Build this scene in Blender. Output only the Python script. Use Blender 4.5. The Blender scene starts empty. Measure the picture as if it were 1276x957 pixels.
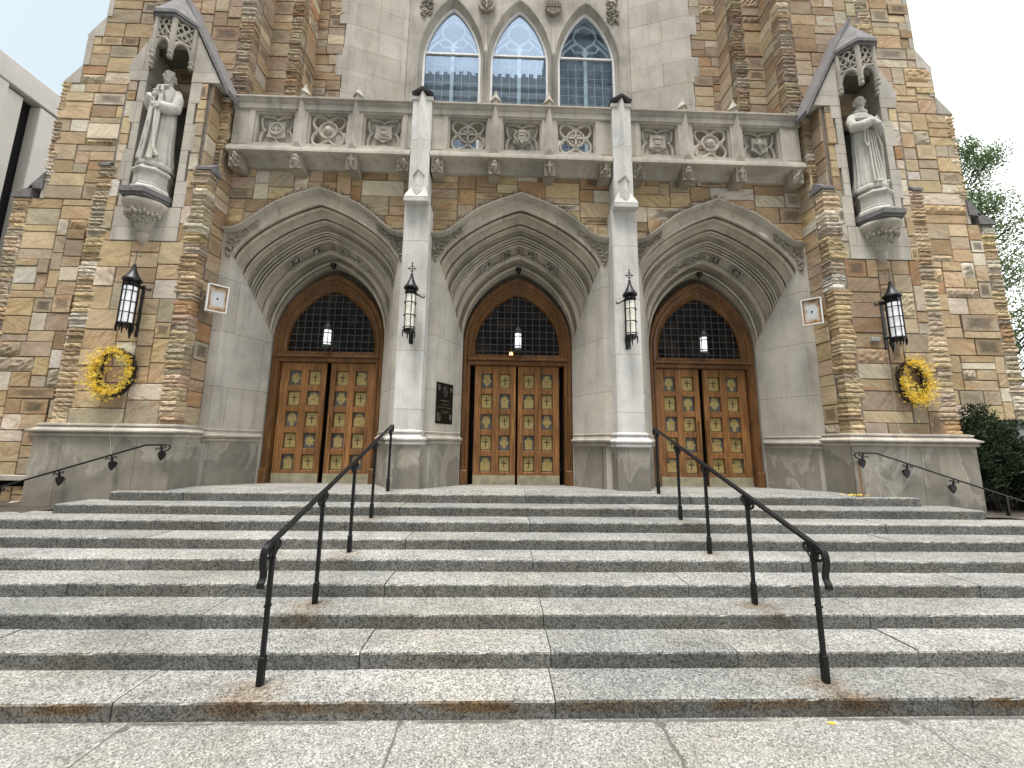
import bpy, bmesh, math, random
from math import sin, cos, pi, sqrt, radians
from mathutils import Vector, Matrix

# ------------------------------------------------------------------ camera, sky, sun, exposure
S = bpy.context.scene
COL = S.collection
cam_d = bpy.data.cameras.new("camera"); cam = bpy.data.objects.new("camera", cam_d); COL.objects.link(cam)
R_ = Vector((0.99949102, -0.02965622, 0.01175637)); U_ = Vector((-0.0161544, -0.15272608, 0.98813652)); F_ = Vector((0.02750889, 0.98782349, 0.15312742))
M = Matrix(((R_.x, U_.x, -F_.x, -0.325), (R_.y, U_.y, -F_.y, 0.0), (R_.z, U_.z, -F_.z, 1.939), (0, 0, 0, 1)))
cam.matrix_world = M
cam_d.sensor_width = 36.0; cam_d.lens = 36.0 * 487.0 / 1276.0
cam_d.clip_start = 0.05; cam_d.clip_end = 2000
S.camera = cam
W = bpy.data.worlds.new("World"); S.world = W; W.use_nodes = True
wn = W.node_tree; wn.nodes.clear()
SUN_EL, SUN_AZ = radians(74), radians(200)     # azimuth measured clockwise from +Y
sky = wn.nodes.new("ShaderNodeTexSky"); sky.sky_type = 'NISHITA'; sky.sun_disc = False
sky.sun_elevation = SUN_EL; sky.sun_rotation = SUN_AZ
sky.air_density = 1.0; sky.dust_density = 4.0; sky.ozone_density = 1.0
hs = wn.nodes.new("ShaderNodeHueSaturation"); hs.inputs['Saturation'].default_value = 0.45; hs.inputs['Hue'].default_value = 0.455; hs.inputs['Value'].default_value = 0.8
tc = wn.nodes.new("ShaderNodeTexCoord")
cl = wn.nodes.new("ShaderNodeTexNoise"); cl.inputs['Scale'].default_value = 1.6; cl.inputs['Detail'].default_value = 5
sx_ = wn.nodes.new('ShaderNodeSeparateXYZ'); ad = wn.nodes.new('ShaderNodeMath'); ad.operation = 'MULTIPLY_ADD'; ad.inputs[1].default_value = 0.22
cr = wn.nodes.new("ShaderNodeValToRGB"); cr.color_ramp.elements[0].position = 0.35; cr.color_ramp.elements[1].position = 0.7
mx = wn.nodes.new("ShaderNodeMixRGB"); mx.inputs[2].default_value = (9.5, 9.6, 9.6, 1)
bg = wn.nodes.new("ShaderNodeBackground"); bg.inputs['Strength'].default_value = 0.12
wo = wn.nodes.new("ShaderNodeOutputWorld")
L = wn.links.new
L(tc.outputs['Generated'], cl.inputs['Vector']); L(tc.outputs['Generated'], sx_.inputs[0]); L(sx_.outputs[0], ad.inputs[0]); L(cl.outputs['Fac'], ad.inputs[2]); L(ad.outputs[0], cr.inputs[0]); L(sky.outputs[0], hs.inputs['Color'])
L(cr.outputs[0], mx.inputs[0]); L(hs.outputs[0], mx.inputs[1]); L(mx.outputs[0], bg.inputs['Color']); L(bg.outputs[0], wo.inputs[0])
sun_d = bpy.data.lights.new("sun", 'SUN'); sun_d.energy = 1.5; sun_d.angle = radians(15); sun_d.color = (1.0, 0.975, 0.935)
sun = bpy.data.objects.new("sun", sun_d); COL.objects.link(sun)
sd = Vector((sin(SUN_AZ) * cos(SUN_EL), cos(SUN_AZ) * cos(SUN_EL), sin(SUN_EL)))
sun.rotation_euler = sd.to_track_quat('Z', 'Y').to_euler(); sun.location = (0, -10, 30)
S.view_settings.view_transform = 'Standard'; S.view_settings.look = 'None'
S.view_settings.exposure = 1.55; S.view_settings.gamma = 1.0; S.view_settings.use_curve_mapping = False

# ------------------------------------------------------------------ constants (metres; x = 0 is the axis of the middle door)
RS = 0.13; TR = 0.39314; D0 = 3.11203          # riser, tread, first nosing
YP, YW, YD = 6.65, 6.97, 7.90                  # pillar front, wall over the arches, door frame
BAY = 3.84; PX = 1.92
LZ = 9 * RS
rng = random.Random(11)

# ------------------------------------------------------------------ node helpers
def newmat(name):
    m = bpy.data.materials.new(name); m.use_nodes = True
    nt = m.node_tree; b = nt.nodes['Principled BSDF']
    return m, nt, b
def nd(nt, t, **kw):
    n = nt.nodes.new(t)
    for k, v in kw.items():
        if k.startswith('_'): setattr(n, k[1:], v)
        else: n.inputs[int(k[1:]) if k[0] == 'i' and k[1:].isdigit() else k].default_value = v
    return n
def val(nt, a, sock):
    if hasattr(a, 'links') or isinstance(a, bpy.types.NodeSocket): nt.links.new(a, sock)
    else: sock.default_value = a
def math_(nt, op, a, b=0.0, c=None, clamp=False):
    n = nt.nodes.new('ShaderNodeMath'); n.operation = op; n.use_clamp = clamp
    val(nt, a, n.inputs[0]); val(nt, b, n.inputs[1])
    if c is not None: val(nt, c, n.inputs[2])
    return n.outputs[0]
def mix(nt, fac, a, b, mode='MIX'):
    n = nt.nodes.new('ShaderNodeMixRGB'); n.blend_type = mode
    for s, v in zip(n.inputs, (fac, a, b)):
        if isinstance(v, tuple) and len(v) == 3: v = v + (1,)
        val(nt, v, s)
    return n.outputs[0]
def ramp(nt, fac, *stops):
    n = nt.nodes.new('ShaderNodeValToRGB'); e = n.color_ramp.elements
    while len(e) < len(stops): e.new(0.5)
    for el, (p, c) in zip(e, stops):
        el.position = p; el.color = (c, c, c, 1) if not isinstance(c, tuple) else c + (1,)
    nt.links.new(fac, n.inputs[0]); return n.outputs[0]
def noise(nt, vec, scale, detail=4, rough=0.55, dist=0.0):
    n = nd(nt, 'ShaderNodeTexNoise'); n.inputs['Scale'].default_value = scale; n.inputs['Detail'].default_value = detail
    n.inputs['Roughness'].default_value = rough; n.inputs['Distortion'].default_value = dist
    if vec is not None: nt.links.new(vec, n.inputs['Vector'])
    return n.outputs['Fac']
def mapping(nt, vec, scale=(1, 1, 1), loc=(0, 0, 0), rot=(0, 0, 0)):
    n = nd(nt, 'ShaderNodeMapping'); n.inputs['Scale'].default_value = scale; n.inputs['Location'].default_value = loc; n.inputs['Rotation'].default_value = rot
    nt.links.new(vec, n.inputs['Vector']); return n.outputs[0]
def pos(nt): return nd(nt, 'ShaderNodeNewGeometry').outputs['Position']
def sep(nt, v):
    n = nd(nt, 'ShaderNodeSeparateXYZ'); nt.links.new(v, n.inputs[0]); return n.outputs
def comb(nt, x, y, z):
    n = nd(nt, 'ShaderNodeCombineXYZ')
    for s, v in zip(n.inputs, (x, y, z)): val(nt, v, s)
    return n.outputs[0]
def bump(nt, b, h, strength=0.4, dist=0.02, prev=None):
    n = nd(nt, 'ShaderNodeBump'); n.inputs['Strength'].default_value = strength; n.inputs['Distance'].default_value = dist
    nt.links.new(h, n.inputs['Height'])
    if prev is not None: nt.links.new(prev, n.inputs['Normal'])
    nt.links.new(n.outputs[0], b.inputs['Normal']); return n.outputs[0]

def m_masonry():
    m, nt, b = newmat('ashlar_stone')
    P = pos(nt)
    ac = nd(nt, 'ShaderNodeAttribute'); ac.attribute_name = 'Col'
    ar = nd(nt, 'ShaderNodeAttribute'); ar.attribute_name = 'Rnd'
    uv = nd(nt, 'ShaderNodeUVMap').outputs[0]
    r = sep(nt, ar.outputs['Vector'])
    off = nd(nt, 'ShaderNodeVectorMath', _operation='SCALE'); nt.links.new(ar.outputs['Vector'], off.inputs[0]); off.inputs['Scale'].default_value = 37.0
    add = nd(nt, 'ShaderNodeVectorMath', _operation='ADD'); nt.links.new(P, add.inputs[0]); nt.links.new(off.outputs[0], add.inputs[1])
    rot = nd(nt, 'ShaderNodeVectorRotate', _rotation_type='Y_AXIS'); nt.links.new(add.outputs[0], rot.inputs['Vector'])
    nt.links.new(math_(nt, 'MULTIPLY', math_(nt, 'SUBTRACT', math_(nt, 'FRACT', math_(nt, 'MULTIPLY', r[0], 7.31)), 0.5), 1.9), rot.inputs['Angle'])
    q = rot.outputs[0]
    band = noise(nt, mapping(nt, q, (1.0, 1.0, 7.0)), 2.6, 5, 0.6, 0.6)
    c = mix(nt, 1.0, ac.outputs['Color'], ramp(nt, band, (0.3, 0.76), (0.55, 1.0), (0.75, 1.13)), 'MULTIPLY')
    # rusty liesegang banding on some stones
    rb = noise(nt, mapping(nt, q, (1.4, 1.4, 5.0)), 1.7, 3, 0.5, 1.6)
    rm = math_(nt, 'MULTIPLY', ramp(nt, rb, (0.5, 0.0), (0.62, 1.0), (0.7, 0.25)), math_(nt, 'GREATER_THAN', r[1], 0.5))
    c = mix(nt, math_(nt, 'MULTIPLY', rm, 0.55), c, (0.30, 0.15, 0.055))
    # dark weathered heart with a pale rim on some stones
    u = sep(nt, uv)
    dx = math_(nt, 'ABSOLUTE', math_(nt, 'SUBTRACT', u[0], 0.5)); dy = math_(nt, 'ABSOLUTE', math_(nt, 'SUBTRACT', u[1], 0.5))
    e = math_(nt, 'MAXIMUM', dx, dy)
    e = math_(nt, 'ADD', e, math_(nt, 'MULTIPLY', math_(nt, 'SUBTRACT', noise(nt, add.outputs[0], 6, 4), 0.5), 0.35))
    heart = ramp(nt, e, (0.22, 1.0), (0.40, 0.0))
    hm = math_(nt, 'MULTIPLY', heart, ramp(nt, r[2], (0.80, 0.0), (0.97, 0.75)))
    c = mix(nt, hm, c, (0.085, 0.07, 0.052))
    big = noise(nt, P, 0.9, 5, 0.6)
    c = mix(nt, 1.0, c, ramp(nt, big, (0.3, 0.74), (0.55, 1.0), (0.7, 1.08)), 'MULTIPLY')
    gr = noise(nt, P, 70, 3, 0.7)
    c = mix(nt, 0.55, c, ramp(nt, gr, (0.25, 0.55), (0.75, 1.35)), 'MULTIPLY')
    nt.links.new(c, b.inputs['Base Color']); b.inputs['Roughness'].default_value = 0.9; b.inputs['Specular IOR Level'].default_value = 0.2
    h = math_(nt, 'ADD', math_(nt, 'MULTIPLY', noise(nt, q, 9, 6, 0.65), 1.0), math_(nt, 'MULTIPLY', gr, 0.15))
    bump(nt, b, h, 0.55, 0.03)
    return m
def m_quoin():
    m, nt, b = newmat('split_face_quoin')
    P = pos(nt)
    ac = nd(nt, 'ShaderNodeAttribute'); ac.attribute_name = 'Col'
    n1 = noise(nt, mapping(nt, P, (3, 3, 22)), 3.0, 5, 0.65, 0.4)
    c = mix(nt, 1.0, ac.outputs['Color'], ramp(nt, n1, (0.3, 0.5), (0.5, 0.98), (0.72, 1.4)), 'MULTIPLY')
    g = noise(nt, P, 55, 3, 0.7)
    c = mix(nt, 0.5, c, ramp(nt, g, (0.25, 0.55), (0.75, 1.4)), 'MULTIPLY')
    big = noise(nt, P, 1.3, 4)
    c = mix(nt, 1.0, c, ramp(nt, big, (0.3, 0.7), (0.6, 1.05)), 'MULTIPLY')
    nt.links.new(c, b.inputs['Base Color']); b.inputs['Roughness'].default_value = 0.92; b.inputs['Specular IOR Level'].default_value = 0.2
    bump(nt, b, math_(nt, 'ADD', n1, math_(nt, 'MULTIPLY', g, 0.2)), 0.8, 0.035)
    return m
def m_mortar():
    m, nt, b = newmat('mortar')
    c = ramp(nt, noise(nt, pos(nt), 14, 5), (0.3, (0.10, 0.088, 0.07)), (0.7, (0.22, 0.195, 0.16)))
    nt.links.new(c, b.inputs['Base Color']); b.inputs['Roughness'].default_value = 0.95
    return m
def m_limestone(name, base, joint=None, jw=1.1, jh=0.95, stain=0.3, uvj=False, warm=0.5, off=(0, 0, 0), spall=False):
    m, nt, b = newmat(name)
    P = pos(nt)
    n1 = noise(nt, P, 1.1, 6, 0.62); n2 = noise(nt, mapping(nt, P, (6, 6, 0.8)), 1.0, 5, 0.6); n3 = noise(nt, P, 45, 3, 0.7)
    dark = tuple(x * (1 - stain) for x in base); wc = (base[0] * 0.99, base[1] * 0.955, base[2] * 0.86)
    c = mix(nt, ramp(nt, n1, (0.36, 1.0), (0.62, 0.0)), base, dark)
    c = mix(nt, math_(nt, 'MULTIPLY', ramp(nt, noise(nt, P, 2.3, 3), (0.45, 0.0), (0.7, 1.0)), warm), c, wc)
    c = mix(nt, math_(nt, 'MULTIPLY', ramp(nt, n2, (0.5, 0.0), (0.72, 1.0)), min(.6, stain * 1.5)), c, tuple(x * 0.45 for x in base))
    c = mix(nt, 0.35, c, ramp(nt, n3, (0.25, 0.6), (0.75, 1.3)), 'MULTIPLY')
    hgt = math_(nt, 'MULTIPLY', noise(nt, P, 22, 6, 0.65), 0.5)
    if spall:
        z = sep(nt, P)[2]
        w = math_(nt, 'ADD', noise(nt, mapping(nt, P, (1.5, 1.5, 0.9)), 1.2, 6, 0.55, 0.5), math_(nt, 'MULTIPLY', math_(nt, 'SUBTRACT', 1.62, z), 0.22))
        dmp = ramp(nt, w, (0.47, 0.0), (0.52, 1.0), (0.62, 0.65), (0.70, 0.85))
        c = mix(nt, math_(nt, 'MULTIPLY', dmp, 0.45), c, (0.13, 0.118, 0.10))
        rimr = ramp(nt, w, (0.445, 0.0), (0.465, 0.75), (0.478, 0.75), (0.50, 0.0))
        c = mix(nt, math_(nt, 'MULTIPLY', rimr, 0.30), c, (0.50, 0.48, 0.45))
        sx3 = sep(nt, P); dk = math_(nt, 'ABSOLUTE', math_(nt, 'SUBTRACT', math_(nt, 'ADD', sx3[0], math_(nt, 'MULTIPLY', noise(nt, P, 14, 3), .03)), 5.575))
        kx = math_(nt, 'MULTIPLY', ramp(nt, math_(nt, 'DIVIDE', dk, .035), (.15, 1.0), (1.0, 0.0)), ramp(nt, sx3[2], (0.0, 0.0), (.01, 1.0)))
        kx = math_(nt, 'MULTIPLY', kx, math_(nt, 'MULTIPLY', math_(nt, 'LESS_THAN', sx3[2], 1.70), math_(nt, 'LESS_THAN', sx3[1], 6.5)))
        c = mix(nt, math_(nt, 'MULTIPLY', kx, .75), c, (.22, .10, .03))
        w2 = noise(nt, mapping(nt, P, (2.2, 2.2, 1.5), (5, 2, 1)), 1.5, 6, 0.6, 0.8)
        c = mix(nt, math_(nt, 'MULTIPLY', ramp(nt, w2, (0.60, 0.0), (0.70, 0.6)), 0.4), c, (0.46, 0.45, 0.42))
        hgt = math_(nt, 'ADD', hgt, math_(nt, 'MULTIPLY', ramp(nt, w, (0.46, 1.0), (0.49, 0.0)), 0.6))
    if joint:
        br = nd(nt, 'ShaderNodeTexBrick'); br.offset = 0.5
        br.inputs['Scale'].default_value = 1.0; br.inputs['Mortar Size'].default_value = joint; br.inputs['Mortar Smooth'].default_value = 0.3
        br.inputs['Brick Width'].default_value = jw; br.inputs['Row Height'].default_value = jh
        br.inputs['Color1'].default_value = (1, 1, 1, 1); br.inputs['Color2'].default_value = (0.80, 0.785, 0.76, 1); br.inputs['Mortar'].default_value = (0.36, 0.33, 0.29, 1)
        if uvj: v = nd(nt, 'ShaderNodeUVMap').outputs[0]
        else:
            s = sep(nt, P); v = comb(nt, math_(nt, 'ADD', math_(nt, 'ADD', s[0], math_(nt, 'MULTIPLY', s[1], 0.8)), off[0]), math_(nt, 'ADD', s[2], off[2]), 0.0)
        nt.links.new(v, br.inputs['Vector'])
        c = mix(nt, 0.75, c, br.outputs['Color'], 'MULTIPLY')
        hgt = math_(nt, 'SUBTRACT', hgt, math_(nt, 'MULTIPLY', br.outputs['Fac'], 0.8))
    nt.links.new(c, b.inputs['Base Color']); b.inputs['Roughness'].default_value = 0.88; b.inputs['Specular IOR Level'].default_value = 0.2
    bump(nt, b, hgt, 0.35, 0.015)
    return m
def m_granite(name, rust=(), band=None, lift=1.0):
    m, nt, b = newmat(name)
    P = pos(nt)
    v = nd(nt, 'ShaderNodeTexVoronoi'); v.inputs['Scale'].default_value = 80; nt.links.new(P, v.inputs['Vector'])
    v2 = nd(nt, 'ShaderNodeTexVoronoi'); v2.inputs['Scale'].default_value = 130; nt.links.new(P, v2.inputs['Vector'])
    g1 = sep(nt, v.outputs['Color'])[0]; g2 = sep(nt, v2.outputs['Color'])[1]
    g = math_(nt, 'ADD', math_(nt, 'MULTIPLY', g1, 0.6), math_(nt, 'MULTIPLY', g2, 0.4))
    c = ramp(nt, g, (0.12, (0.065, 0.067, 0.064)), (0.38, (0.190, 0.192, 0.183)), (0.62, (0.298, 0.300, 0.286)), (0.88, (0.415, 0.417, 0.398)))
    big = noise(nt, mapping(nt, P, (1, 2.2, 1)), 1.3, 6, 0.65)
    c = mix(nt, 1.0, c, ramp(nt, big, (0.3, 0.70 * lift), (0.7, 1.14 * lift)), 'MULTIPLY')
    ar = nd(nt, 'ShaderNodeAttribute'); ar.attribute_name = 'Rnd'
    c = mix(nt, 1.0, c, ramp(nt, sep(nt, ar.outputs['Vector'])[0], (0.0, (0.80, 0.81, 0.80)), (0.5, (0.97, 0.965, 0.94)), (1.0, (1.12, 1.11, 1.09))), 'MULTIPLY')
    wm = noise(nt, mapping(nt, P, (0.5, 1, 1), (3, 1, 2)), 1.3, 4)
    c = mix(nt, math_(nt, 'MULTIPLY', ramp(nt, wm, (0.45, 0.0), (0.7, 1.0)), 0.35), c, mix(nt, 1.0, c, (1.08, 0.98, 0.80), 'MULTIPLY'))
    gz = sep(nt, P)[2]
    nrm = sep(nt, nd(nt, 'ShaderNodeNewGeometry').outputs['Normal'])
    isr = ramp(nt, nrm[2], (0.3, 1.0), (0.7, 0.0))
    # risers painted darker for the weaker light on them, with weathered mottling
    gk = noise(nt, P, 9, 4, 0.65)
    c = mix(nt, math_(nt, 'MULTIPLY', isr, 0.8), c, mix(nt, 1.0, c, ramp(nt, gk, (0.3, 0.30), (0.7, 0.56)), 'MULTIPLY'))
    nz = noise(nt, P, 5.5, 5, 0.65)
    for (x, y, z, rx, ry, st) in rust:
        d = nd(nt, 'ShaderNodeVectorMath', _operation='SUBTRACT'); nt.links.new(P, d.inputs[0]); d.inputs[1].default_value = (x, y, z)
        dv = mapping(nt, d.outputs[0], (1 / rx, 1 / ry, 1 / 0.22))
        ln = nd(nt, 'ShaderNodeVectorMath', _operation='LENGTH'); nt.links.new(dv, ln.inputs[0])
        k = math_(nt, 'ADD', ln.outputs['Value'], math_(nt, 'MULTIPLY', math_(nt, 'SUBTRACT', nz, 0.5), 1.1))
        k = ramp(nt, k, (0.05, 1.0), (0.45, 0.55), (1.0, 0.0))
        c = mix(nt, math_(nt, 'MULTIPLY', k, st), c, mix(nt, 1.0, c, (0.62, 0.45, 0.28), 'MULTIPLY'))
    if band:
        s = sep(nt, P)
        k = math_(nt, 'MULTIPLY', ramp(nt, s[2], (0.03, 0.0), (0.065, 1.0)), math_(nt, 'MULTIPLY', isr, ramp(nt, noise(nt, mapping(nt, P, (0.7, 1, 1)), 2.2, 5), (0.42, 0.0), (0.6, 1.0))))
        c = mix(nt, math_(nt, 'MULTIPLY', k, 0.85), c, mix(nt, 1.0, c, (0.75, 0.45, 0.17), 'MULTIPLY'))
    nt.links.new(c, b.inputs['Base Color']); b.inputs['Roughness'].default_value = 0.85; b.inputs['Specular IOR Level'].default_value = 0.25
    bump(nt, b, math_(nt, 'ADD', g, noise(nt, P, 12, 4)), 0.4, 0.006)
    return m
def m_pavement():
    m, nt, b = newmat('pavement_concrete')
    P = pos(nt); s = sep(nt, P)
    v = nd(nt, 'ShaderNodeTexVoronoi'); v.inputs['Scale'].default_value = 105; nt.links.new(P, v.inputs['Vector'])
    g = sep(nt, v.outputs['Color'])[0]
    c = ramp(nt, g, (0.05, (0.105, 0.106, 0.098)), (0.4, (0.225, 0.226, 0.212)), (0.75, (0.30, 0.302, 0.285)), (0.95, (0.43, 0.432, 0.41)))
    c = mix(nt, 1.0, c, ramp(nt, noise(nt, P, 0.9, 5, 0.6), (0.3, (0.80, 0.78, 0.74)), (0.65, (1.06, 1.05, 1.03))), 'MULTIPLY')
    c = mix(nt, math_(nt, 'MULTIPLY', ramp(nt, noise(nt, mapping(nt, P, (0.8, 1.6, 1), (2, 7, 0)), 1.1, 5), (0.5, 0.0), (0.72, 1.0)), 0.35), c, mix(nt, 1.0, c, (0.95, 0.86, 0.70), 'MULTIPLY'))
    vg = nd(nt, 'ShaderNodeTexVoronoi'); vg.inputs['Scale'].default_value = 3.1; nt.links.new(P, vg.inputs['Vector'])
    gum = math_(nt, 'MULTIPLY', ramp(nt, math_(nt, 'ADD', vg.outputs['Distance'], math_(nt, 'MULTIPLY', noise(nt, P, 30, 3), 0.05)), (0.06, 1.0), (0.085, 0.0)), math_(nt, 'GREATER_THAN', sep(nt, vg.outputs['Color'])[0], 0.55))
    c = mix(nt, math_(nt, 'MULTIPLY', gum, 0.5), c, (0.07, 0.068, 0.062))
    c = mix(nt, 1.0, c, ramp(nt, noise(nt, mapping(nt, P, (1, 1.6, 1), (4, 1, 0)), 3.4, 6, 0.7), (0.32, 0.78), (0.55, 1.0)), 'MULTIPLY')
    nx = math_(nt, 'MULTIPLY', math_(nt, 'SUBTRACT', noise(nt, P, 7, 5, 0.7), 0.5), 0.06)
    xx = math_(nt, 'ADD', s[0], nx)
    lines = None
    for x0, w in ((-2.87, 0.010), (-1.0, 0.014), (0.84, 0.018), (2.70, 0.010), (-4.8, 0.012), (4.6, 0.012)):
        d = math_(nt, 'ABSOLUTE', math_(nt, 'SUBTRACT', xx, x0))
        k = ramp(nt, math_(nt, 'DIVIDE', d, w), (0.35, 1.0), (0.95, 0.0))
        lines = k if lines is None else math_(nt, 'MAXIMUM', lines, k)
    yy = math_(nt, 'ADD', s[1], nx)
    d = math_(nt, 'ABSOLUTE', math_(nt, 'SUBTRACT', yy, 3.10))
    k = math_(nt, 'MULTIPLY', ramp(nt, math_(nt, 'DIVIDE', d, 0.022), (0.4, 1.0), (1.0, 0.0)), ramp(nt, noise(nt, P, 1.7, 3), (0.42, 0.0), (0.5, 1.0)))
    lines = math_(nt, 'MAXIMUM', lines, k)
    for x0, y0, r0 in ((0.84, 3.07, 0.05), (-1.0, 3.09, 0.03), (2.62, 3.08, 0.05), (-2.85, 3.05, 0.035)):
        dv = nd(nt, 'ShaderNodeVectorMath', _operation='DISTANCE'); nt.links.new(P, dv.inputs[0]); dv.inputs[1].default_value = (x0, y0, 0)
        k = ramp(nt, math_(nt, 'DIVIDE', math_(nt, 'ADD', dv.outputs['Value'], nx), r0), (0.7, 1.0), (1.0, 0.0))
        lines = math_(nt, 'MAXIMUM', lines, k)
    c = mix(nt, math_(nt, 'MULTIPLY', lines, 0.85), c, (0.075, 0.07, 0.06))
    nt.links.new(c, b.inputs['Base Color']); b.inputs['Roughness'].default_value = 0.9
    bump(nt, b, math_(nt, 'SUBTRACT', math_(nt, 'MULTIPLY', g, 0.5), math_(nt, 'MULTIPLY', lines, 2.0)), 0.4, 0.006)
    return m
def m_wood(k=1.0, name='varnished_oak'):
    m, nt, b = newmat(name)
    P = pos(nt)
    g = noise(nt, mapping(nt, P, (34, 34, 1.6)), 1.0, 6, 0.6, 0.8)
    kk = lambda *c: tuple(x * k for x in c)
    c = ramp(nt, g, (0.25, kk(0.050, 0.020, 0.007)), (0.48, kk(0.122, 0.056, 0.018)), (0.68, kk(0.188, 0.092, 0.031)), (0.85, kk(0.26, 0.138, 0.05)))
    w = noise(nt, mapping(nt, P, (2, 2, 0.8)), 1.6, 4)
    c = mix(nt, 1.0, c, ramp(nt, w, (0.3, 0.6), (0.7, 1.2)), 'MULTIPLY')
    z = sep(nt, P)[2]
    wear = math_(nt, 'MULTIPLY', ramp(nt, z, (0.0, 0.0), (0.01, 1.0)), 0.0)
    scuff = math_(nt, 'MULTIPLY', ramp(nt, noise(nt, mapping(nt, P, (9, 9, 2.2)), 2.0, 6, 0.7), (0.56, 0.0), (0.72, 1.0)), 0.4)
    c = mix(nt, scuff, c, (0.042, 0.018, 0.009))
    nt.links.new(c, b.inputs['Base Color']); b.inputs['Roughness'].default_value = 0.42; b.inputs['Specular IOR Level'].default_value = 0.4
    bump(nt, b, g, 0.25, 0.004)
    return m
def m_simple(name, col, rough=0.5, metal=0.0, nscale=20, namt=0.25, bmp=0.15, spec=0.4, col2=None, p=(0.35, 0.65)):
    m, nt, b = newmat(name)
    P = pos(nt)
    n = noise(nt, P, nscale, 5, 0.6)
    c2 = col2 or tuple(x * (1 - namt) for x in col)
    c = ramp(nt, n, (p[0], c2), (p[1], col))
    nt.links.new(c, b.inputs['Base Color']); b.inputs['Roughness'].default_value = rough; b.inputs['Metallic'].default_value = metal
    b.inputs['Specular IOR Level'].default_value = spec
    if bmp: bump(nt, b, n, bmp, 0.005)
    return m
def m_glass_dark():
    m, nt, b = newmat('dark_leaded_glass')
    P = pos(nt)
    v = nd(nt, 'ShaderNodeTexVoronoi', _distance='CHEBYCHEV'); v.inputs['Scale'].default_value = 5.2; v.inputs['Randomness'].default_value = 0.3; nt.links.new(P, v.inputs['Vector'])
    g = sep(nt, v.outputs['Color'])[0]
    c = ramp(nt, g, (0.0, (0.003, 0.003, 0.004)), (0.8, (0.012, 0.010, 0.009)), (1.0, (0.03, 0.02, 0.014)))
    nt.links.new(c, b.inputs['Base Color']); b.inputs['Roughness'].default_value = 0.25; b.inputs['Specular IOR Level'].default_value = 0.18
    bump(nt, b, noise(nt, P, 6, 2), 0.15, 0.02)
    return m
def m_storm_glass():
    m, nt, b = newmat('storm_glass')
    nt.nodes.remove(b)
    out = nt.nodes['Material Output']
    t = nd(nt, 'ShaderNodeBsdfTransparent'); t.inputs[0].default_value = (0.72, 0.80, 0.84, 1)
    g = nd(nt, 'ShaderNodeBsdfGlossy'); g.inputs['Roughness'].default_value = 0.015; g.inputs['Color'].default_value = (0.62, 0.79, 1.0, 1)
    bp = nd(nt, 'ShaderNodeBump'); bp.inputs['Strength'].default_value = 0.05; bp.inputs['Distance'].default_value = 0.02
    nt.links.new(noise(nt, mapping(nt, pos(nt), (1, 1, 1)), 1.6, 2), bp.inputs['Height']); nt.links.new(bp.outputs[0], g.inputs['Normal'])
    mxs = nd(nt, 'ShaderNodeMixShader'); mxs.inputs[0].default_value = 0.27
    nt.links.new(t.outputs[0], mxs.inputs[1]); nt.links.new(g.outputs[0], mxs.inputs[2]); nt.links.new(mxs.outputs[0], out.inputs['Surface'])
    return m
def m_stained():
    m, nt, b = newmat('stained_glass_from_outside')
    P = pos(nt)
    v = nd(nt, 'ShaderNodeTexVoronoi', _feature='DISTANCE_TO_EDGE'); v.inputs['Scale'].default_value = 6.5; nt.links.new(P, v.inputs['Vector'])
    c = ramp(nt, v.outputs['Distance'], (0.02, (0.16, 0.17, 0.18)), (0.06, (0.05, 0.058, 0.066)))
    c = mix(nt, 0.5, c, ramp(nt, noise(nt, P, 5, 3), (0.35, (0.03, 0.038, 0.045)), (0.65, (0.11, 0.125, 0.14))))
    nt.links.new(c, b.inputs['Base Color']); b.inputs['Roughness'].default_value = 0.5
    return m
def m_rusty_plate():
    m, nt, b = newmat('rusting_lens_plate')
    uv = nd(nt, 'ShaderNodeUVMap').outputs[0]; u = sep(nt, uv)
    dx = math_(nt, 'ABSOLUTE', math_(nt, 'SUBTRACT', u[0], 0.5)); dy = math_(nt, 'ABSOLUTE', math_(nt, 'SUBTRACT', u[1], 0.5))
    e = math_(nt, 'MAXIMUM', dx, dy)
    n = noise(nt, mapping(nt, pos(nt), (1, 1, 1)), 8, 6, 0.65)
    e = math_(nt, 'ADD', e, math_(nt, 'MULTIPLY', math_(nt, 'SUBTRACT', n, 0.5), 0.55))
    c = ramp(nt, e, (0.22, (0.47, 0.49, 0.50)), (0.34, (0.42, 0.38, 0.32)), (0.42, (0.30, 0.17, 0.07)), (0.52, (0.12, 0.06, 0.03)))
    nt.links.new(c, b.inputs['Base Color']); b.inputs['Roughness'].default_value = 0.7
    return m
def m_lamp_glass(name, col, emit):
    m, nt, b = newmat(name)
    n = noise(nt, mapping(nt, pos(nt), (8, 8, 1.5)), 3, 4)
    c = ramp(nt, n, (0.35, tuple(x * 0.86 for x in col)), (0.6, col))
    nt.links.new(c, b.inputs['Base Color']); b.inputs['Roughness'].default_value = 0.35
    if emit:
        nt.links.new(c, b.inputs['Emission Color']); b.inputs['Emission Strength'].default_value = emit
    return m
def m_emit(name, col, s):
    m, nt, b = newmat(name)
    b.inputs['Base Color'].default_value = col + (1,); b.inputs['Emission Color'].default_value = col + (1,); b.inputs['Emission Strength'].default_value = s
    return m
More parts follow.
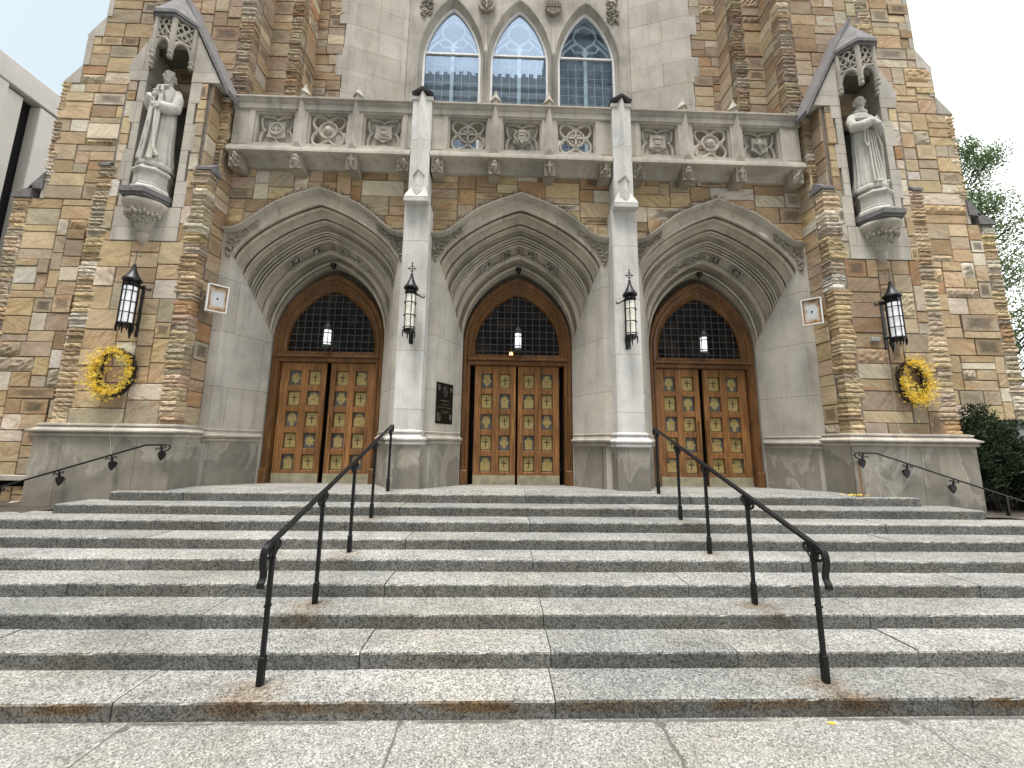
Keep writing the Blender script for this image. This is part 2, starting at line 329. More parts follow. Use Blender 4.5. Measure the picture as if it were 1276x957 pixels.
def m_leaf(name, c0, c1, transl=0.35):
    m, nt, b = newmat(name)
    ar = nd(nt, 'ShaderNodeAttribute'); ar.attribute_name = 'Rnd'
    c = ramp(nt, sep(nt, ar.outputs['Vector'])[0], (0.0, c0), (1.0, c1))
    nt.links.new(c, b.inputs['Base Color']); b.inputs['Roughness'].default_value = 0.6; b.inputs['Specular IOR Level'].default_value = 0.3
    if transl:
        out = nt.nodes['Material Output']; t = nd(nt, 'ShaderNodeBsdfTranslucent'); nt.links.new(c, t.inputs[0])
        ms = nd(nt, 'ShaderNodeMixShader'); ms.inputs[0].default_value = transl
        nt.links.new(b.outputs[0], ms.inputs[1]); nt.links.new(t.outputs[0], ms.inputs[2]); nt.links.new(ms.outputs[0], out.inputs['Surface'])
    return m
def m_building(name, wall, glass, rough=0.8):
    return m_simple(name, wall, rough, 0, 1.5, 0.15, 0.0)

RX = (-2.10, 2.25)                                  # the two stair rails
POSTS = [(1, 3.30), (3, 4.13), (5, 4.95), (7, 5.70), (9, 6.45)]
def step_rust(k):
    out = []
    for i, rx in enumerate(RX):
        for kk, y in POSTS:
            if kk == k and k < 9:
                st = (0.75 if k <= 3 else 0.5)
                out.append((rx - 0.02, y - 0.03, k * RS, 0.34 if k < 4 else 0.28, 0.17, st))
                out.append((rx - 0.03 if i == 0 else rx + 0.05, D0 + (k - 1) * TR, k * RS - 0.04, 0.40 if k == 1 else 0.26, 0.12, st))
    return out
MAT = dict(
    stone=m_masonry(), quoin=m_quoin(), mortar=m_mortar(),
    lime=m_limestone('limestone', (0.50, 0.47, 0.415), 0.006, 1.25, 0.62, 0.30),
    arch=m_limestone('arch_limestone', (0.53, 0.485, 0.405), 0.006, 0.8, 1.0, 0.33, uvj=True),
    plain=m_limestone('weathered_limestone', (0.44, 0.408, 0.355), None, stain=0.42),
    carve=m_limestone('carved_limestone', (0.34, 0.305, 0.25), None, stain=0.5),
    white=m_limestone('pale_washed_limestone', (0.66, 0.655, 0.63), 0.006, 2.0, 1.02, 0.30, warm=0.2, off=(0.3, 0, 0.55)),
    jamb=m_limestone('jamb_limestone', (0.53, 0.505, 0.455), 0.006, 1.3, 1.0, 0.30, off=(0.2, 0, 0.1)),
    base=m_limestone('stained_base_limestone', (0.34, 0.318, 0.272), 0.006, 1.15, 3.0, 0.35, spall=True, off=(0.35, 0, 0)),
    statue=m_limestone('statue_limestone', (0.52, 0.505, 0.465), None, stain=0.35),
    slate=m_simple('slate_grey_stone', (0.17, 0.165, 0.165), 0.8, 0, 9, 0.4, 0.3),
    lead=m_simple('lead_flashing', (0.06, 0.05, 0.048), 0.6, 0.2, 12, 0.4),
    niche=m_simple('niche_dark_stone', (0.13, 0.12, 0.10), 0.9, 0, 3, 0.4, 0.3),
    wood=m_wood(1.2), leafw=m_wood(2.1, 'oak_door_leaf'), iron=m_simple('black_painted_iron', (0.008, 0.008, 0.009), 0.42, 0.0, 60, 0.4, 0.25, 0.3),
    brass=m_simple('aged_brass', (0.46, 0.355, 0.135), 0.48, 0.15, 30, 0.35, 0.1, 0.5),
    etch=m_simple('etched_grey', (0.12, 0.125, 0.12), 0.6, 0.1, 40, 0.4, 0.1), etch_shade=m_simple('etched_and_shade_black', (0.035, 0.03, 0.022), 0.6, 0, 40, 0.3, 0.1),
    kick=m_simple('kick_plate_brass', (0.46, 0.42, 0.29), 0.42, 0.3, 7, 0.35, 0.05, 0.5),
    bronze=m_simple('bronze_handle', (0.50, 0.30, 0.12), 0.35, 0.7, 30, 0.3, 0.05),
    glass=m_glass_dark(), came=m_simple('lead_came', (0.11, 0.11, 0.11), 0.6, 0.2, 30, 0.3),
    gap=m_simple('dark_interior', (0.006, 0.006, 0.006), 0.9, 0, 10, 0.2, 0.0, 0.05),
    storm=m_storm_glass(), stained=m_stained(), wframe=m_simple('white_window_frame', (0.62, 0.62, 0.61), 0.5, 0, 10, 0.15),
    trac=m_simple('pale_tracery', (0.80, 0.83, 0.84), 0.8, 0, 10, 0.2),
    lampw=m_lamp_glass('frosted_white_lamp_glass', (0.80, 0.82, 0.84), 0.12), lampc=m_lamp_glass('cream_lamp_glass', (0.80, 0.79, 0.68), 0.03),
    lampd=m_lamp_glass('pale_pendant_glass', (0.78, 0.82, 0.84), 0.45),
    grn=m_simple('verdigris_bronze', (0.055, 0.065, 0.062), 0.5, 0.3, 30, 0.4),
    floodh=m_simple('white_painted_metal', (0.66, 0.65, 0.61), 0.5, 0, 8, 0.15, 0.1), rusty=m_rusty_plate(),
    twigpale=m_simple('weathered_finial', (0.16, 0.14, 0.11), 0.7, 0, 40, 0.4), twig=m_simple('dark_twigs', (0.030, 0.020, 0.014), 0.8, 0, 40, 0.4), flower=m_leaf('forsythia_petals', (0.72, 0.48, 0.03), (0.92, 0.76, 0.15), 0.35),
    leafg=m_leaf('tree_leaves', (0.05, 0.095, 0.03), (0.15, 0.215, 0.09), 0.5), yew=m_leaf('evergreen_sprays', (0.012, 0.026, 0.010), (0.045, 0.068, 0.024), 0.15),
    bark=m_simple('bark', (0.05, 0.042, 0.035), 0.9, 0, 25, 0.5, 0.5),
    plaque=m_simple('black_bronze_plaque', (0.012, 0.009, 0.008), 0.35, 0.3, 20, 0.3), letter=m_simple('raised_bronze_letters', (0.16, 0.14, 0.12), 0.5, 0.4, 30, 0.3),
    conc=m_limestone('pale_concrete_panel', (0.60, 0.57, 0.53), None, stain=0.10, warm=0.35), concd=m_simple('dark_slot', (0.008, 0.007, 0.009), 0.8, 0, 5, 0.2, 0.0),
    pave=m_pavement(), soil=m_simple('soil', (0.07, 0.055, 0.04), 0.95, 0, 18, 0.5, 0.5), asph=m_simple('asphalt', (0.055, 0.055, 0.055), 0.9, 0, 40, 0.3, 0.3),
    off1=m_building('office_stone', (0.46, 0.46, 0.45), None), off2=m_building('office_brick', (0.27, 0.27, 0.27), None), offg=m_simple('office_glass', (0.10, 0.13, 0.16), 0.15, 0, 2, 0.5, 0.0, 0.6),
    cord=m_simple('white_cord', (0.6, 0.58, 0.52), 0.6, 0, 30, 0.2, 0), pane=m_simple('grey_pane', (0.20, 0.21, 0.21), 0.35, 0, 5, 0.3, 0.05),
    warm=m_emit('warm_lamp', (1.0, 0.52, 0.14), 2.2), elbox=m_simple('grey_junction_box', (0.33, 0.36, 0.34), 0.6, 0, 10, 0.2),
)

# ------------------------------------------------------------------ object helpers
def tag(o, label=None, cat=None, group=None, kind=None):
    if label: o['label'] = label
    if cat: o['category'] = cat
    if group: o['group'] = group
    if kind: o['kind'] = kind
    return o
def empty(name, loc=(0, 0, 0), label=None, cat=None, group=None, parent=None):
    o = bpy.data.objects.new(name, None); COL.objects.link(o); o.location = loc; o.empty_display_size = 0.2
    if parent: o.parent = parent
    return tag(o, label, cat, group)
class MB:
    def __init__(s): s.v = []; s.f = []; s.mi = []; s.c = []; s.r = []; s.uv = []; s.mat = 0; s.col = (1, 1, 1); s.rnd = (0, 0, 0)
    def vert(s, p): s.v.append((p[0], p[1], p[2])); return len(s.v) - 1
    def face(s, ids, uv=None):
        s.f.append(tuple(ids)); s.mi.append(s.mat); s.c.append(s.col); s.r.append(s.rnd); s.uv.append(uv)
    def poly(s, pts, uv=None): s.face([s.vert(p) for p in pts], uv)
    def hexa(s, p, skip=()):        # p: 8 points, bottom 0-3 ccw, top 4-7
        i = [s.vert(q) for q in p]
        for k, f in enumerate(((3, 2, 1, 0), (4, 5, 6, 7), (0, 1, 5, 4), (1, 2, 6, 5), (2, 3, 7, 6), (3, 0, 4, 7))):
            if k not in skip: s.face([i[j] for j in f])
    def box(s, x0, x1, y0, y1, z0, z1, bev=0.0):
        if x0 > x1: x0, x1 = x1, x0
        if y0 > y1: y0, y1 = y1, y0
        if z0 > z1: z0, z1 = z1, z0
        b = min(bev, (x1 - x0) * .45, (y1 - y0) * .45, (z1 - z0) * .45)
        if b <= 0:
            s.hexa([(x0, y0, z0), (x1, y0, z0), (x1, y1, z0), (x0, y1, z0), (x0, y0, z1), (x1, y0, z1), (x1, y1, z1), (x0, y1, z1)]); return
        X = (x0, x1); Y = (y0, y1); Z = (z0, z1); sg = (1, -1)
        vx = {}
        for a in (0, 1):
            for d in (0, 1):
                for e in (0, 1):
                    vx[a, d, e, 0] = s.vert((X[a], Y[d] + sg[d] * b, Z[e] + sg[e] * b))
                    vx[a, d, e, 1] = s.vert((X[a] + sg[a] * b, Y[d], Z[e] + sg[e] * b))
                    vx[a, d, e, 2] = s.vert((X[a] + sg[a] * b, Y[d] + sg[d] * b, Z[e]))
        g = lambda a, d, e, k: vx[a, d, e, k]
        for a in (0, 1):
            q = [g(a, 0, 0, 0), g(a, 1, 0, 0), g(a, 1, 1, 0), g(a, 0, 1, 0)]; s.face(q if a else q[::-1])
        for d in (0, 1):
            q = [g(0, d, 0, 1), g(1, d, 0, 1), g(1, d, 1, 1), g(0, d, 1, 1)]; s.face(q if not d else q[::-1])
        for e in (0, 1):
            q = [g(0, 0, e, 2), g(1, 0, e, 2), g(1, 1, e, 2), g(0, 1, e, 2)]; s.face(q if e else q[::-1])
        for a in (0, 1):
            for d in (0, 1):
                q = [g(a, d, 0, 0), g(a, d, 0, 1), g(a, d, 1, 1), g(a, d, 1, 0)]; s.face(q)
            for e in (0, 1):
                s.face([g(a, 0, e, 0), g(a, 0, e, 2), g(a, 1, e, 2), g(a, 1, e, 0)])
            for d in (0, 1):
                for e in (0, 1): s.face([g(a, d, e, 0), g(a, d, e, 1), g(a, d, e, 2)])
        for d in (0, 1):
            for e in (0, 1): s.face([g(0, d, e, 1), g(0, d, e, 2), g(1, d, e, 2), g(1, d, e, 1)])
    def tube(s, pts, r, n=8, caps=True):
        pts = [Vector(p) for p in pts]; rs = r if isinstance(r, (list, tuple)) else [r] * len(pts)
        rings = []; up = None
        for i, p in enumerate(pts):
            d = (pts[min(i + 1, len(pts) - 1)] - pts[max(i - 1, 0)])
            if d.length < 1e-9: d = Vector((0, 0, 1))
            d.normalize()
            if up is None: up = Vector((0, 0, 1)) if abs(d.z) < 0.9 else Vector((1, 0, 0))
            a = d.cross(up)
            if a.length < 1e-6: a = d.cross(Vector((0, 1, 0)))
            a.normalize(); b = a.cross(d); up = b
            rings.append([s.vert(p + (a * cos(2 * pi * k / n) + b * sin(2 * pi * k / n)) * rs[i]) for k in range(n)])
        for i in range(len(rings) - 1):
            for k in range(n): s.face([rings[i][k], rings[i][(k + 1) % n], rings[i + 1][(k + 1) % n], rings[i + 1][k]])
        if caps: s.face(rings[0][::-1]); s.face(rings[-1])
    def bar(s, pts, w, h, side=None):    # rectangular bar along a path in one vertical plane
        pts = [Vector(p) for p in pts]; rings = []
        for i, p in enumerate(pts):
            d = (pts[min(i + 1, len(pts) - 1)] - pts[max(i - 1, 0)]).normalized()
            a = Vector(side) if side else Vector((1, 0, 0)); b = a.cross(d).normalized()
            rings.append([s.vert(p + a * x + b * y) for x, y in ((-w / 2, -h / 2), (w / 2, -h / 2), (w / 2, h / 2), (-w / 2, h / 2))])
        for i in range(len(rings) - 1):
            for k in range(4): s.face([rings[i][k], rings[i][(k + 1) % 4], rings[i + 1][(k + 1) % 4], rings[i + 1][k]])
        s.face(rings[0][::-1]); s.face(rings[-1])
    def lathe(s, prof, c=(0, 0, 0), n=16, caps=True):
        rings = [[s.vert((c[0] + r * cos(2 * pi * k / n), c[1] + r * sin(2 * pi * k / n), c[2] + z)) for k in range(n)] for r, z in prof]
        for i in range(len(rings) - 1):
            for k in range(n): s.face([rings[i][k], rings[i][(k + 1) % n], rings[i + 1][(k + 1) % n], rings[i + 1][k]])
        if caps: s.face(rings[0][::-1]); s.face(rings[-1])
    def prism(s, poly, y0, y1):     # polygon in x,z (ccw seen from -y), from y0 (front) to y1
        a = [s.vert((x, y0, z)) for x, z in poly]; b = [s.vert((x, y1, z)) for x, z in poly]; n = len(poly)
        s.face(a); s.face(b[::-1])
        for k in range(n): s.face([a[(k + 1) % n], a[k], b[k], b[(k + 1) % n]])
    def vprism(s, poly, z0, z1):    # polygon in x,y, extruded in z
        a = [s.vert((x, y, z0)) for x, y in poly]; b = [s.vert((x, y, z1)) for x, y in poly]; n = len(poly)
        s.face(a[::-1]); s.face(b)
        for k in range(n): s.face([a[k], a[(k + 1) % n], b[(k + 1) % n], b[k]])
    def sweep(s, path, prof, closed=False, endcap=True):   # plan path [(x,y)], profile [(out, z)]; out is to the right of travel
        n = len(path); rings = []
        for i, p in enumerate(path):
            P0 = Vector(path[i - 1]) if (i > 0) else None; P1 = Vector(p); P2 = Vector(path[i + 1]) if i < n - 1 else None
            d1 = (P1 - P0).normalized() if P0 is not None else None; d2 = (P2 - P1).normalized() if P2 is not None else None
            if d1 is None: d1 = d2
            if d2 is None: d2 = d1
            n1 = Vector((d1.y, -d1.x)); n2 = Vector((d2.y, -d2.x)); m = (n1 + n2).normalized(); k = 1 / max(0.3, m.dot(n1))
            rings.append([s.vert((P1.x + m.x * o * k, P1.y + m.y * o * k, z)) for o, z in prof])
        for i in range(n - 1):
            for k in range(len(prof) - 1): s.face([rings[i][k], rings[i + 1][k], rings[i + 1][k + 1], rings[i][k + 1]])
        if endcap: s.face(rings[0]); s.face(rings[-1][::-1])
    def ico(s, c, r, sc=(1, 1, 1), rot=None, sub=1):
        bm = bmesh.new(); bmesh.ops.create_icosphere(bm, subdivisions=sub, radius=r)
        base = len(s.v)
        for v in bm.verts:
            p = Vector((v.co.x * sc[0], v.co.y * sc[1], v.co.z * sc[2]))
            if rot is not None: p = rot @ p
            s.v.append((c[0] + p.x, c[1] + p.y, c[2] + p.z))
        for f in bm.faces: s.face([base + v.index for v in f.verts])
        bm.free()
    def grid(s, fn, nu, nv, uv=False):
        base = len(s.v)
        for j in range(nv + 1):
            for i in range(nu + 1): s.v.append(tuple(fn(i / nu, j / nv)))
        for j in range(nv):
            for i in range(nu):
                a = base + j * (nu + 1) + i
                s.face([a, a + 1, a + nu + 2, a + nu + 1])
    def build(s, name, mats, parent=None, smooth=None, attrs=False, loc=None, fix=True):
        me = bpy.data.meshes.new(name)
        off = Vector(loc) if loc else Vector((0, 0, 0))
        me.from_pydata([(p[0] - off.x, p[1] - off.y, p[2] - off.z) for p in s.v], [], s.f)
        if not isinstance(mats, (list, tuple)): mats = [mats]
        for m in mats: me.materials.append(MAT[m] if isinstance(m, str) else m)
        me.polygons.foreach_set('material_index', s.mi)
        if attrs:
            for nm, src in (('Col', s.c), ('Rnd', s.r)):
                at = me.color_attributes.new(nm, 'FLOAT_COLOR', 'CORNER'); data = []
                for f, cc in zip(s.f, src): data.extend((cc[0], cc[1], cc[2], 1.0) * len(f))
                at.data.foreach_set('color', data)
        if any(u is not None for u in s.uv):
            ul = me.uv_layers.new(name='UVMap'); data = []
            for f, u in zip(s.f, s.uv):
                for k in range(len(f)): data.extend(u[k] if u else (0.5, 0.5))
            ul.data.foreach_set('uv', data)
        me.update()
        if fix and len(s.f) < 30000:
            bm = bmesh.new(); bm.from_mesh(me); bmesh.ops.recalc_face_normals(bm, faces=bm.faces); bm.to_mesh(me); bm.free()
        if smooth is not None:
            me.polygons.foreach_set('use_smooth', [True] * len(me.polygons)); me.set_sharp_from_angle(angle=radians(smooth))
        o = bpy.data.objects.new(name, me); COL.objects.link(o); o.location = off
        if parent: 
            o.parent = parent
            o.location = off - (Vector(parent.location) if parent.type == 'EMPTY' else Vector((0, 0, 0)))
        return o
def copy_tree(o, parent=None):
    c = o.copy(); COL.objects.link(c)
    if parent: c.parent = parent
    for ch in o.children: copy_tree(ch, c)
    return c

# ------------------------------------------------------------------ masonry
PAL = [((0.37, 0.285, 0.18), 5), ((0.42, 0.345, 0.23), 5), ((0.32, 0.275, 0.205), 4), ((0.27, 0.205, 0.13), 2.4), ((0.33, 0.22, 0.125), 0.9), ((0.37, 0.29, 0.215), 1.0),
       ((0.49, 0.45, 0.37), 2.2), ((0.33, 0.29, 0.22), 2), ((0.40, 0.325, 0.195), 2.4), ((0.45, 0.43, 0.38), 0.7)]
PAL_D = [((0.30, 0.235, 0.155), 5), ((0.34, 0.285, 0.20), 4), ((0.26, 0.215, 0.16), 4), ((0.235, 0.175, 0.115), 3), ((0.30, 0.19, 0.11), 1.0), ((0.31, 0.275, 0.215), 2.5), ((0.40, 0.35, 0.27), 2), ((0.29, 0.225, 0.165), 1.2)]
def pick(pal, g):
    t = g.random() * sum(w for _, w in pal)
    for c, w in pal:
        t -= w
        if t <= 0: break
    k = 1.24 * g.uniform(0.90, 1.09)
    return tuple(x * k * q * g.uniform(0.97, 1.03) for x, q in zip(c, (1.01, 0.972, 0.935)))
def ashlar(u0, u1, v0, v1, g, cell=0.068, hs=(2, 3, 4, 4, 5, 5, 6), wr=(4, 13)):
    nu = max(1, round((u1 - u0) / cell)); nv = max(1, round((v1 - v0) / cell)); cu = (u1 - u0) / nu; cv = (v1 - v0) / nv
    occ = [[False] * nu for _ in range(nv)]; out = []
    for j in range(nv):
        i = 0
        while i < nu:
            if occ[j][i]: i += 1; continue
            run = 0
            while i + run < nu and not occ[j][i + run]: run += 1
            w = min(run, g.randint(*wr))
            if run - w < 3: w = run if run < wr[1] + 3 else run // 2
            h = min(g.choice(hs), nv - j)
            if w > 8 and h > 5: h = 4
            if h == 2 and w < 6: h = min(4, nv - j)
            if nv - j - h == 1: h += 1
            for b in range(j, j + h):
                for a in range(i, i + w): occ[b][a] = True
            out.append((u0 + i * cu, u0 + (i + w) * cu, v0 + j * cv, v0 + (j + h) * cv)); i += w
    return out
def stone_face(mb, rect, P, g, pal, gap=0.0075, clip=None, rough=0.06):
    """P(u, v, n) -> point; a single tooled block with eased arrises"""
    u0, u1, v0, v1 = rect; u0 += gap; u1 -= gap; v0 += gap; v1 -= gap
    mb.col = pick(pal, g); mb.rnd = (g.random(), g.random(), g.random())
    j = lambda a: g.uniform(-a, a)
    pr = g.uniform(0.0, 0.012) + (0.012 if g.random() < 0.1 else 0)
    e = 0.007
    if clip:
        us = [u0 + (u1 - u0) * k / 16 for k in range(17)]
        us = [u for u in us if v1 - clip(u) > 0.012]
        if len(us) < 3: return
        bt = [max(v0, clip(u)) for u in us]; n7 = len(us)
        fr = [mb.vert(P(u, b, pr)) for u, b in zip(us, bt)] + [mb.vert(P(u, v1, pr)) for u in us[::-1]]
        bk = [mb.vert(P(u, b, -0.03)) for u, b in zip(us, bt)] + [mb.vert(P(u, v1, -0.03)) for u in us[::-1]]
        uvs = [((u - u0) / (u1 - u0), (b - v0) / (v1 - v0)) for u, b in zip(us, bt)] + [((u - u0) / (u1 - u0), 1.0) for u in us[::-1]]
        mb.face(fr, uvs)
        n = len(fr)
        for k in range(n): mb.face([fr[(k + 1) % n], fr[k], bk[k], bk[(k + 1) % n]])
        return
    cs = [(u0 + j(.003), v0 + j(.003)), (u1 + j(.003), v0 + j(.003)), (u1 + j(.003), v1 + j(.003)), (u0 + j(.003), v1 + j(.003))]
    bk = [mb.vert(P(u, v, -0.03)) for u, v in cs]; md = [mb.vert(P(u, v, pr - e)) for u, v in cs]
    sg = ((1, 1), (-1, 1), (-1, -1), (1, -1))
    if g.random() < rough:      # rock-faced block
        nu = max(3, int((u1 - u0) / 0.05)); nv = max(2, int((v1 - v0) / 0.05)); H = {}
        for b in range(nv + 1):
            for a in range(nu + 1):
                edge = a in (0, nu) or b in (0, nv)
                H[a, b] = mb.vert(P(u0 + (u1 - u0) * a / nu, v0 + (v1 - v0) * b / nv, pr - e if edge else pr + g.uniform(0, 0.03)))
        for b in range(nv):
            for a in range(nu):
                mb.face([H[a, b], H[a + 1, b], H[a + 1, b + 1], H[a, b + 1]], [(a / nu, b / nv), ((a + 1) / nu, b / nv), ((a + 1) / nu, (b + 1) / nv), (a / nu, (b + 1) / nv)])
        ring = [H[0, 0], H[nu, 0], H[nu, nv], H[0, nv]]
        for k in range(4): mb.face([bk[k], bk[(k + 1) % 4], md[(k + 1) % 4], md[k]])
        return
    fr = [mb.vert(P(u + a * e, v + b * e, pr + j(.002))) for (u, v), (a, b) in zip(cs, sg)]
    mb.face(fr, [(0.02, 0.02), (0.98, 0.02), (0.98, 0.98), (0.02, 0.98)])
    for k in range(4):
        k2 = (k + 1) % 4
        mb.face([md[k], md[k2], fr[k2], fr[k]]); mb.face([bk[k], bk[k2], md[k2], md[k]])
def wall_stones(mb, o, ud, nd_, u0, u1, v0, v1, seed, pal=PAL, clip=None, left=0.0, right=0.0, hs=(2, 3, 4, 4, 5, 5, 6), wr=(4, 13), rough=0.06):
    """masonry on a vertical plane: origin o (x,y), direction ud, outward normal nd_"""
    g = random.Random(seed)
    P = lambda u, v, n: (o[0] + ud[0] * u + nd_[0] * n, o[1] + ud[1] * u + nd_[1] * n, v)
    mb.mat = 1; n0 = len(mb.v)
    if clip is None:
        mb.poly([P(u0, v0, -0.018), P(u1, v0, -0.018), P(u1, v1, -0.018), P(u0, v1, -0.018)])
    else:
        N = 60
        for k in range(N):
            a = u0 + (u1 - u0) * k / N; b = u0 + (u1 - u0) * (k + 1) / N
            ca, cb = max(v0, clip(a)), max(v0, clip(b))
            if ca < v1 or cb < v1: mb.poly([P(a, min(ca, v1), -0.008), P(b, min(cb, v1), -0.008), P(b, v1, -0.008), P(a, v1, -0.008)])
    mb.mat = 0
    for r in ashlar(u0, u1, v0, v1, g, hs=hs, wr=wr): stone_face(mb, r, P, g, pal, clip=clip if (clip and any(clip(u) > r[2] - 0.02 for u in (r[0], (r[0] + r[1]) / 2, r[1]))) else None, rough=rough)
def quoin_column(mb, x, y, sx, sy, z0, z1, seed, wx=0.27, wy=0.22, pal=PAL):
    """split-face corner built of thin courses; corner at (x,y); body runs to -sx in x and to +y*sy"""
    g = random.Random(seed); z = z0; toggle = 0; base = pick(pal, g); lefth = 0
    while z < z1 - 0.02:
        if lefth <= 0: base = pick(pal, g); lefth = g.randint(1, 4); toggle = g.uniform(-0.05, 0.06)
        lefth -= 1
        h = min(g.uniform(0.05, 0.105), z1 - z)
        k = g.uniform(0.8, 1.25); mb.col = tuple(c * k for c in base); mb.rnd = (g.random(), g.random(), g.random())
        ax = wx + toggle + g.uniform(-0.02, 0.02); ay = wy - toggle * 0.7 + g.uniform(-0.02, 0.02)
        p = g.uniform(0.004, 0.030); q = g.uniform(0.004, 0.030)
        nx, nz = 6, 3
        zz = [z + 0.003 + (h - 0.006) * t for t in (0, 0.3, 0.72, 1)]
        pr = [-0.006, 1.0, 0.85, -0.006]
        rows = []
        for b in range(4):
            row = []
            for a in range(nx + 1):      # front run
                t = a / nx; xx = x - sx * ax * (1 - t) + sx * (q * max(0, pr[b]) if a == nx else 0)
                dd = (p * pr[b] + (g.uniform(-0.010, 0.010) if 0 < b < 3 else 0)) if a > 0 else -0.004
                row.append(mb.vert((xx, y - sy * dd, zz[b] + (g.uniform(-0.004, 0.004) if 0 < a else 0))))
            for a in range(1, 5):
                t = a / 4; dd = (q * pr[b] + (g.uniform(-0.010, 0.010) if 0 < b < 3 else 0)) if a < 4 else -0.004
                row.append(mb.vert((x + sx * dd, y + sy * ay * t, zz[b])))
            rows.append(row)
        for b in range(3):
            for a in range(len(rows[0]) - 1): mb.face([rows[b][a], rows[b][a + 1], rows[b + 1][a + 1], rows[b + 1][a]])
        z += h
    mb.mat = 1; mb.col = (0.2, 0.2, 0.2)
    mb.box(min(x - sx * (wx + 0.04), x - sx * 0.004), max(x - sx * (wx + 0.04), x - sx * 0.004), min(y + sy * 0.004, y + sy * (wy + .03)), max(y + sy * 0.004, y + sy * (wy + .03)), z0, z1); mb.mat = 0

# ------------------------------------------------------------------ ground
g_ = MB(); g_.poly([(-120, -24, 0), (120, -24, 0), (120, 3.14, 0), (-120, 3.14, 0)])
tag(g_.build('pavement', 'pave'), kind='structure')
g_ = MB(); g_.poly([(-400, -400, -0.02), (400, -400, -0.02), (400, 400, -0.02), (-400, 400, -0.02)])
tag(g_.build('ground', 'asph'), kind='structure')
for sx, nm in ((-1, 'soil_bed'), (1, 'soil_bed')):
    g_ = MB(); r5 = random.Random(5 + sx)
    g_.grid(lambda u, v: (sx * (7.0 + 6 * u), 5.88 + 8.0 * v, 0.90 + 0.05 * r5.random() - 0.02 * v), 24, 24)
    tag(g_.build(nm, 'soil', smooth=60), kind='structure')

# ------------------------------------------------------------------ steps
steps = empty('stone_steps', (0, 3, 0), 'broad flight of nine speckled grey granite steps up to the church doors', 'steps')
joints = {1: (0.10, 3.1), 2: (0.12, 1.56), 3: (0.10, 3.1), 4: (-1.48, 3.14), 5: (0.07, 3.12), 6: (-1.47, 3.1), 7: (0.09, 2.46), 8: (1.64, 3.4), 9: (0.08, 2.6)}
for k in range(1, 10):
    mb = MB(); g = random.Random(40 + k)
    xa, xb = (-10.5, 10.5) if k < 8 else ((-6.58, 6.95) if k == 8 else (-6.2, 6.4))
    j0, js = joints[k]; xs = sorted([xa, xb] + [j0 + i * js for i in range(-8, 9) if xa + .3 < j0 + i * js < xb - .3])
    y0 = D0 + (k - 1) * TR; y1 = y0 + TR + 0.10 if k < 9 else 6.62
    if k == 7: y1 = 6.05
    if k == 8: y1 = 6.42
    for a, b in zip(xs[:-1], xs[1:]):
        mb.rnd = (g.random(), 0, 0); dz = g.uniform(-0.004, 0.004); dy = g.uniform(-0.007, 0.007); n = max(6, int((b - a) / 0.07)); zb = k * RS - RS - 0.02 if k > 1 else -0.05
        gp = 0.004
        # eased, slightly worn nosing, as a profile along the block
        prof = lambda w: [(y0 + dy + 0.004, zb), (y0 + dy, k * RS - 0.022), (y0 + dy + 0.004 + w, k * RS - 0.007 - w * .5), (y0 + dy + 0.016 + w, k * RS + dz - w * .6), (y0 + dy + 0.10, k * RS + dz), (y1, k * RS + dz + (0.03 if k == 9 else 0.0)), (y1, zb)]
        rows = []
        for i in range(n + 1):
            x = a + gp + (b - a - 2 * gp) * i / n; w = g.uniform(0.0, 0.004) + (g.uniform(0.004, 0.014) if g.random() < .07 else 0)
            rows.append([mb.vert((x, yy, zz)) for yy, zz in prof(w)])
        for i in range(n):
            for q in range(len(rows[0]) - 1): mb.face([rows[i][q], rows[i + 1][q], rows[i + 1][q + 1], rows[i][q + 1]])
        mb.face(rows[0]); mb.face(rows[-1][::-1])
    if k == 9:                                   # porch floor, falling gently to the doors
        mb.poly([(-6.0, 6.618, 1.199), (6.0, 6.618, 1.199), (6.0, 8.3, 1.135), (-6.0, 8.3, 1.135)])
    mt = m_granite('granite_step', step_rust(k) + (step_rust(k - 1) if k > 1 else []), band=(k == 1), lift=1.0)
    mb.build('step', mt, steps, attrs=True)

# ------------------------------------------------------------------ church
church = empty('church', (0, 7, 0), 'tan sandstone gothic church front with three arched oak doorways under a balcony', 'church')
def tpar(t): return 1.55 - 0.43 * t, 5.36 - 1.36 * t ** 1.1, 6.5 - 0.92 * t, 1.2 + 0.15 * t, 1.55 + 0.65 * t, YW - 0.01 + 0.83 * t
def arch_pt(t, th, d=0.0):
    h, s, ap, m, n, y = tpar(t); a = abs(th) * pi / 2
    u = (sin(a) ** 2) ** (1 / m); zf = (max(0, cos(a) ** 2)) ** (1 / n); sg = 1 if th >= 0 else -1
    x = h * u; z = s + (ap - s) * zf
    if d:
        f = min(1, (1 - abs(th)) / 0.10); f = f * f * (3 - 2 * f)
        nx = x / h ** 2 + 0.25; nz = (z - s) / (ap - s) ** 2 + 0.2; l = sqrt(nx * nx + nz * nz); x += .74 * d * f * nx / l * (1 if abs(th) > 0.02 else 0); z += .74 * d * f * nz / l; y += .67 * d * f
    return sg * x, y, z
HT = [(0, 6.72), (0.27, 6.55), (0.48, 6.385), (0.68, 6.12), (0.82, 5.92), (0.9, 5.853), (1.0, 5.84)]
def hood_z(x):
    u = min(1.0, abs(x) / 1.66)
    for (a, za), (b, zb) in zip(HT[:-1], HT[1:]):
        if u <= b:
            t = (u - a) / (b - a)
            return za + (zb - za) * t
    return 5.84
def hood_s(x): return (hood_z(x - 0.05) + 2 * hood_z(x) + hood_z(x + 0.05)) / 4 if abs(x) > 0.06 else hood_z(x)
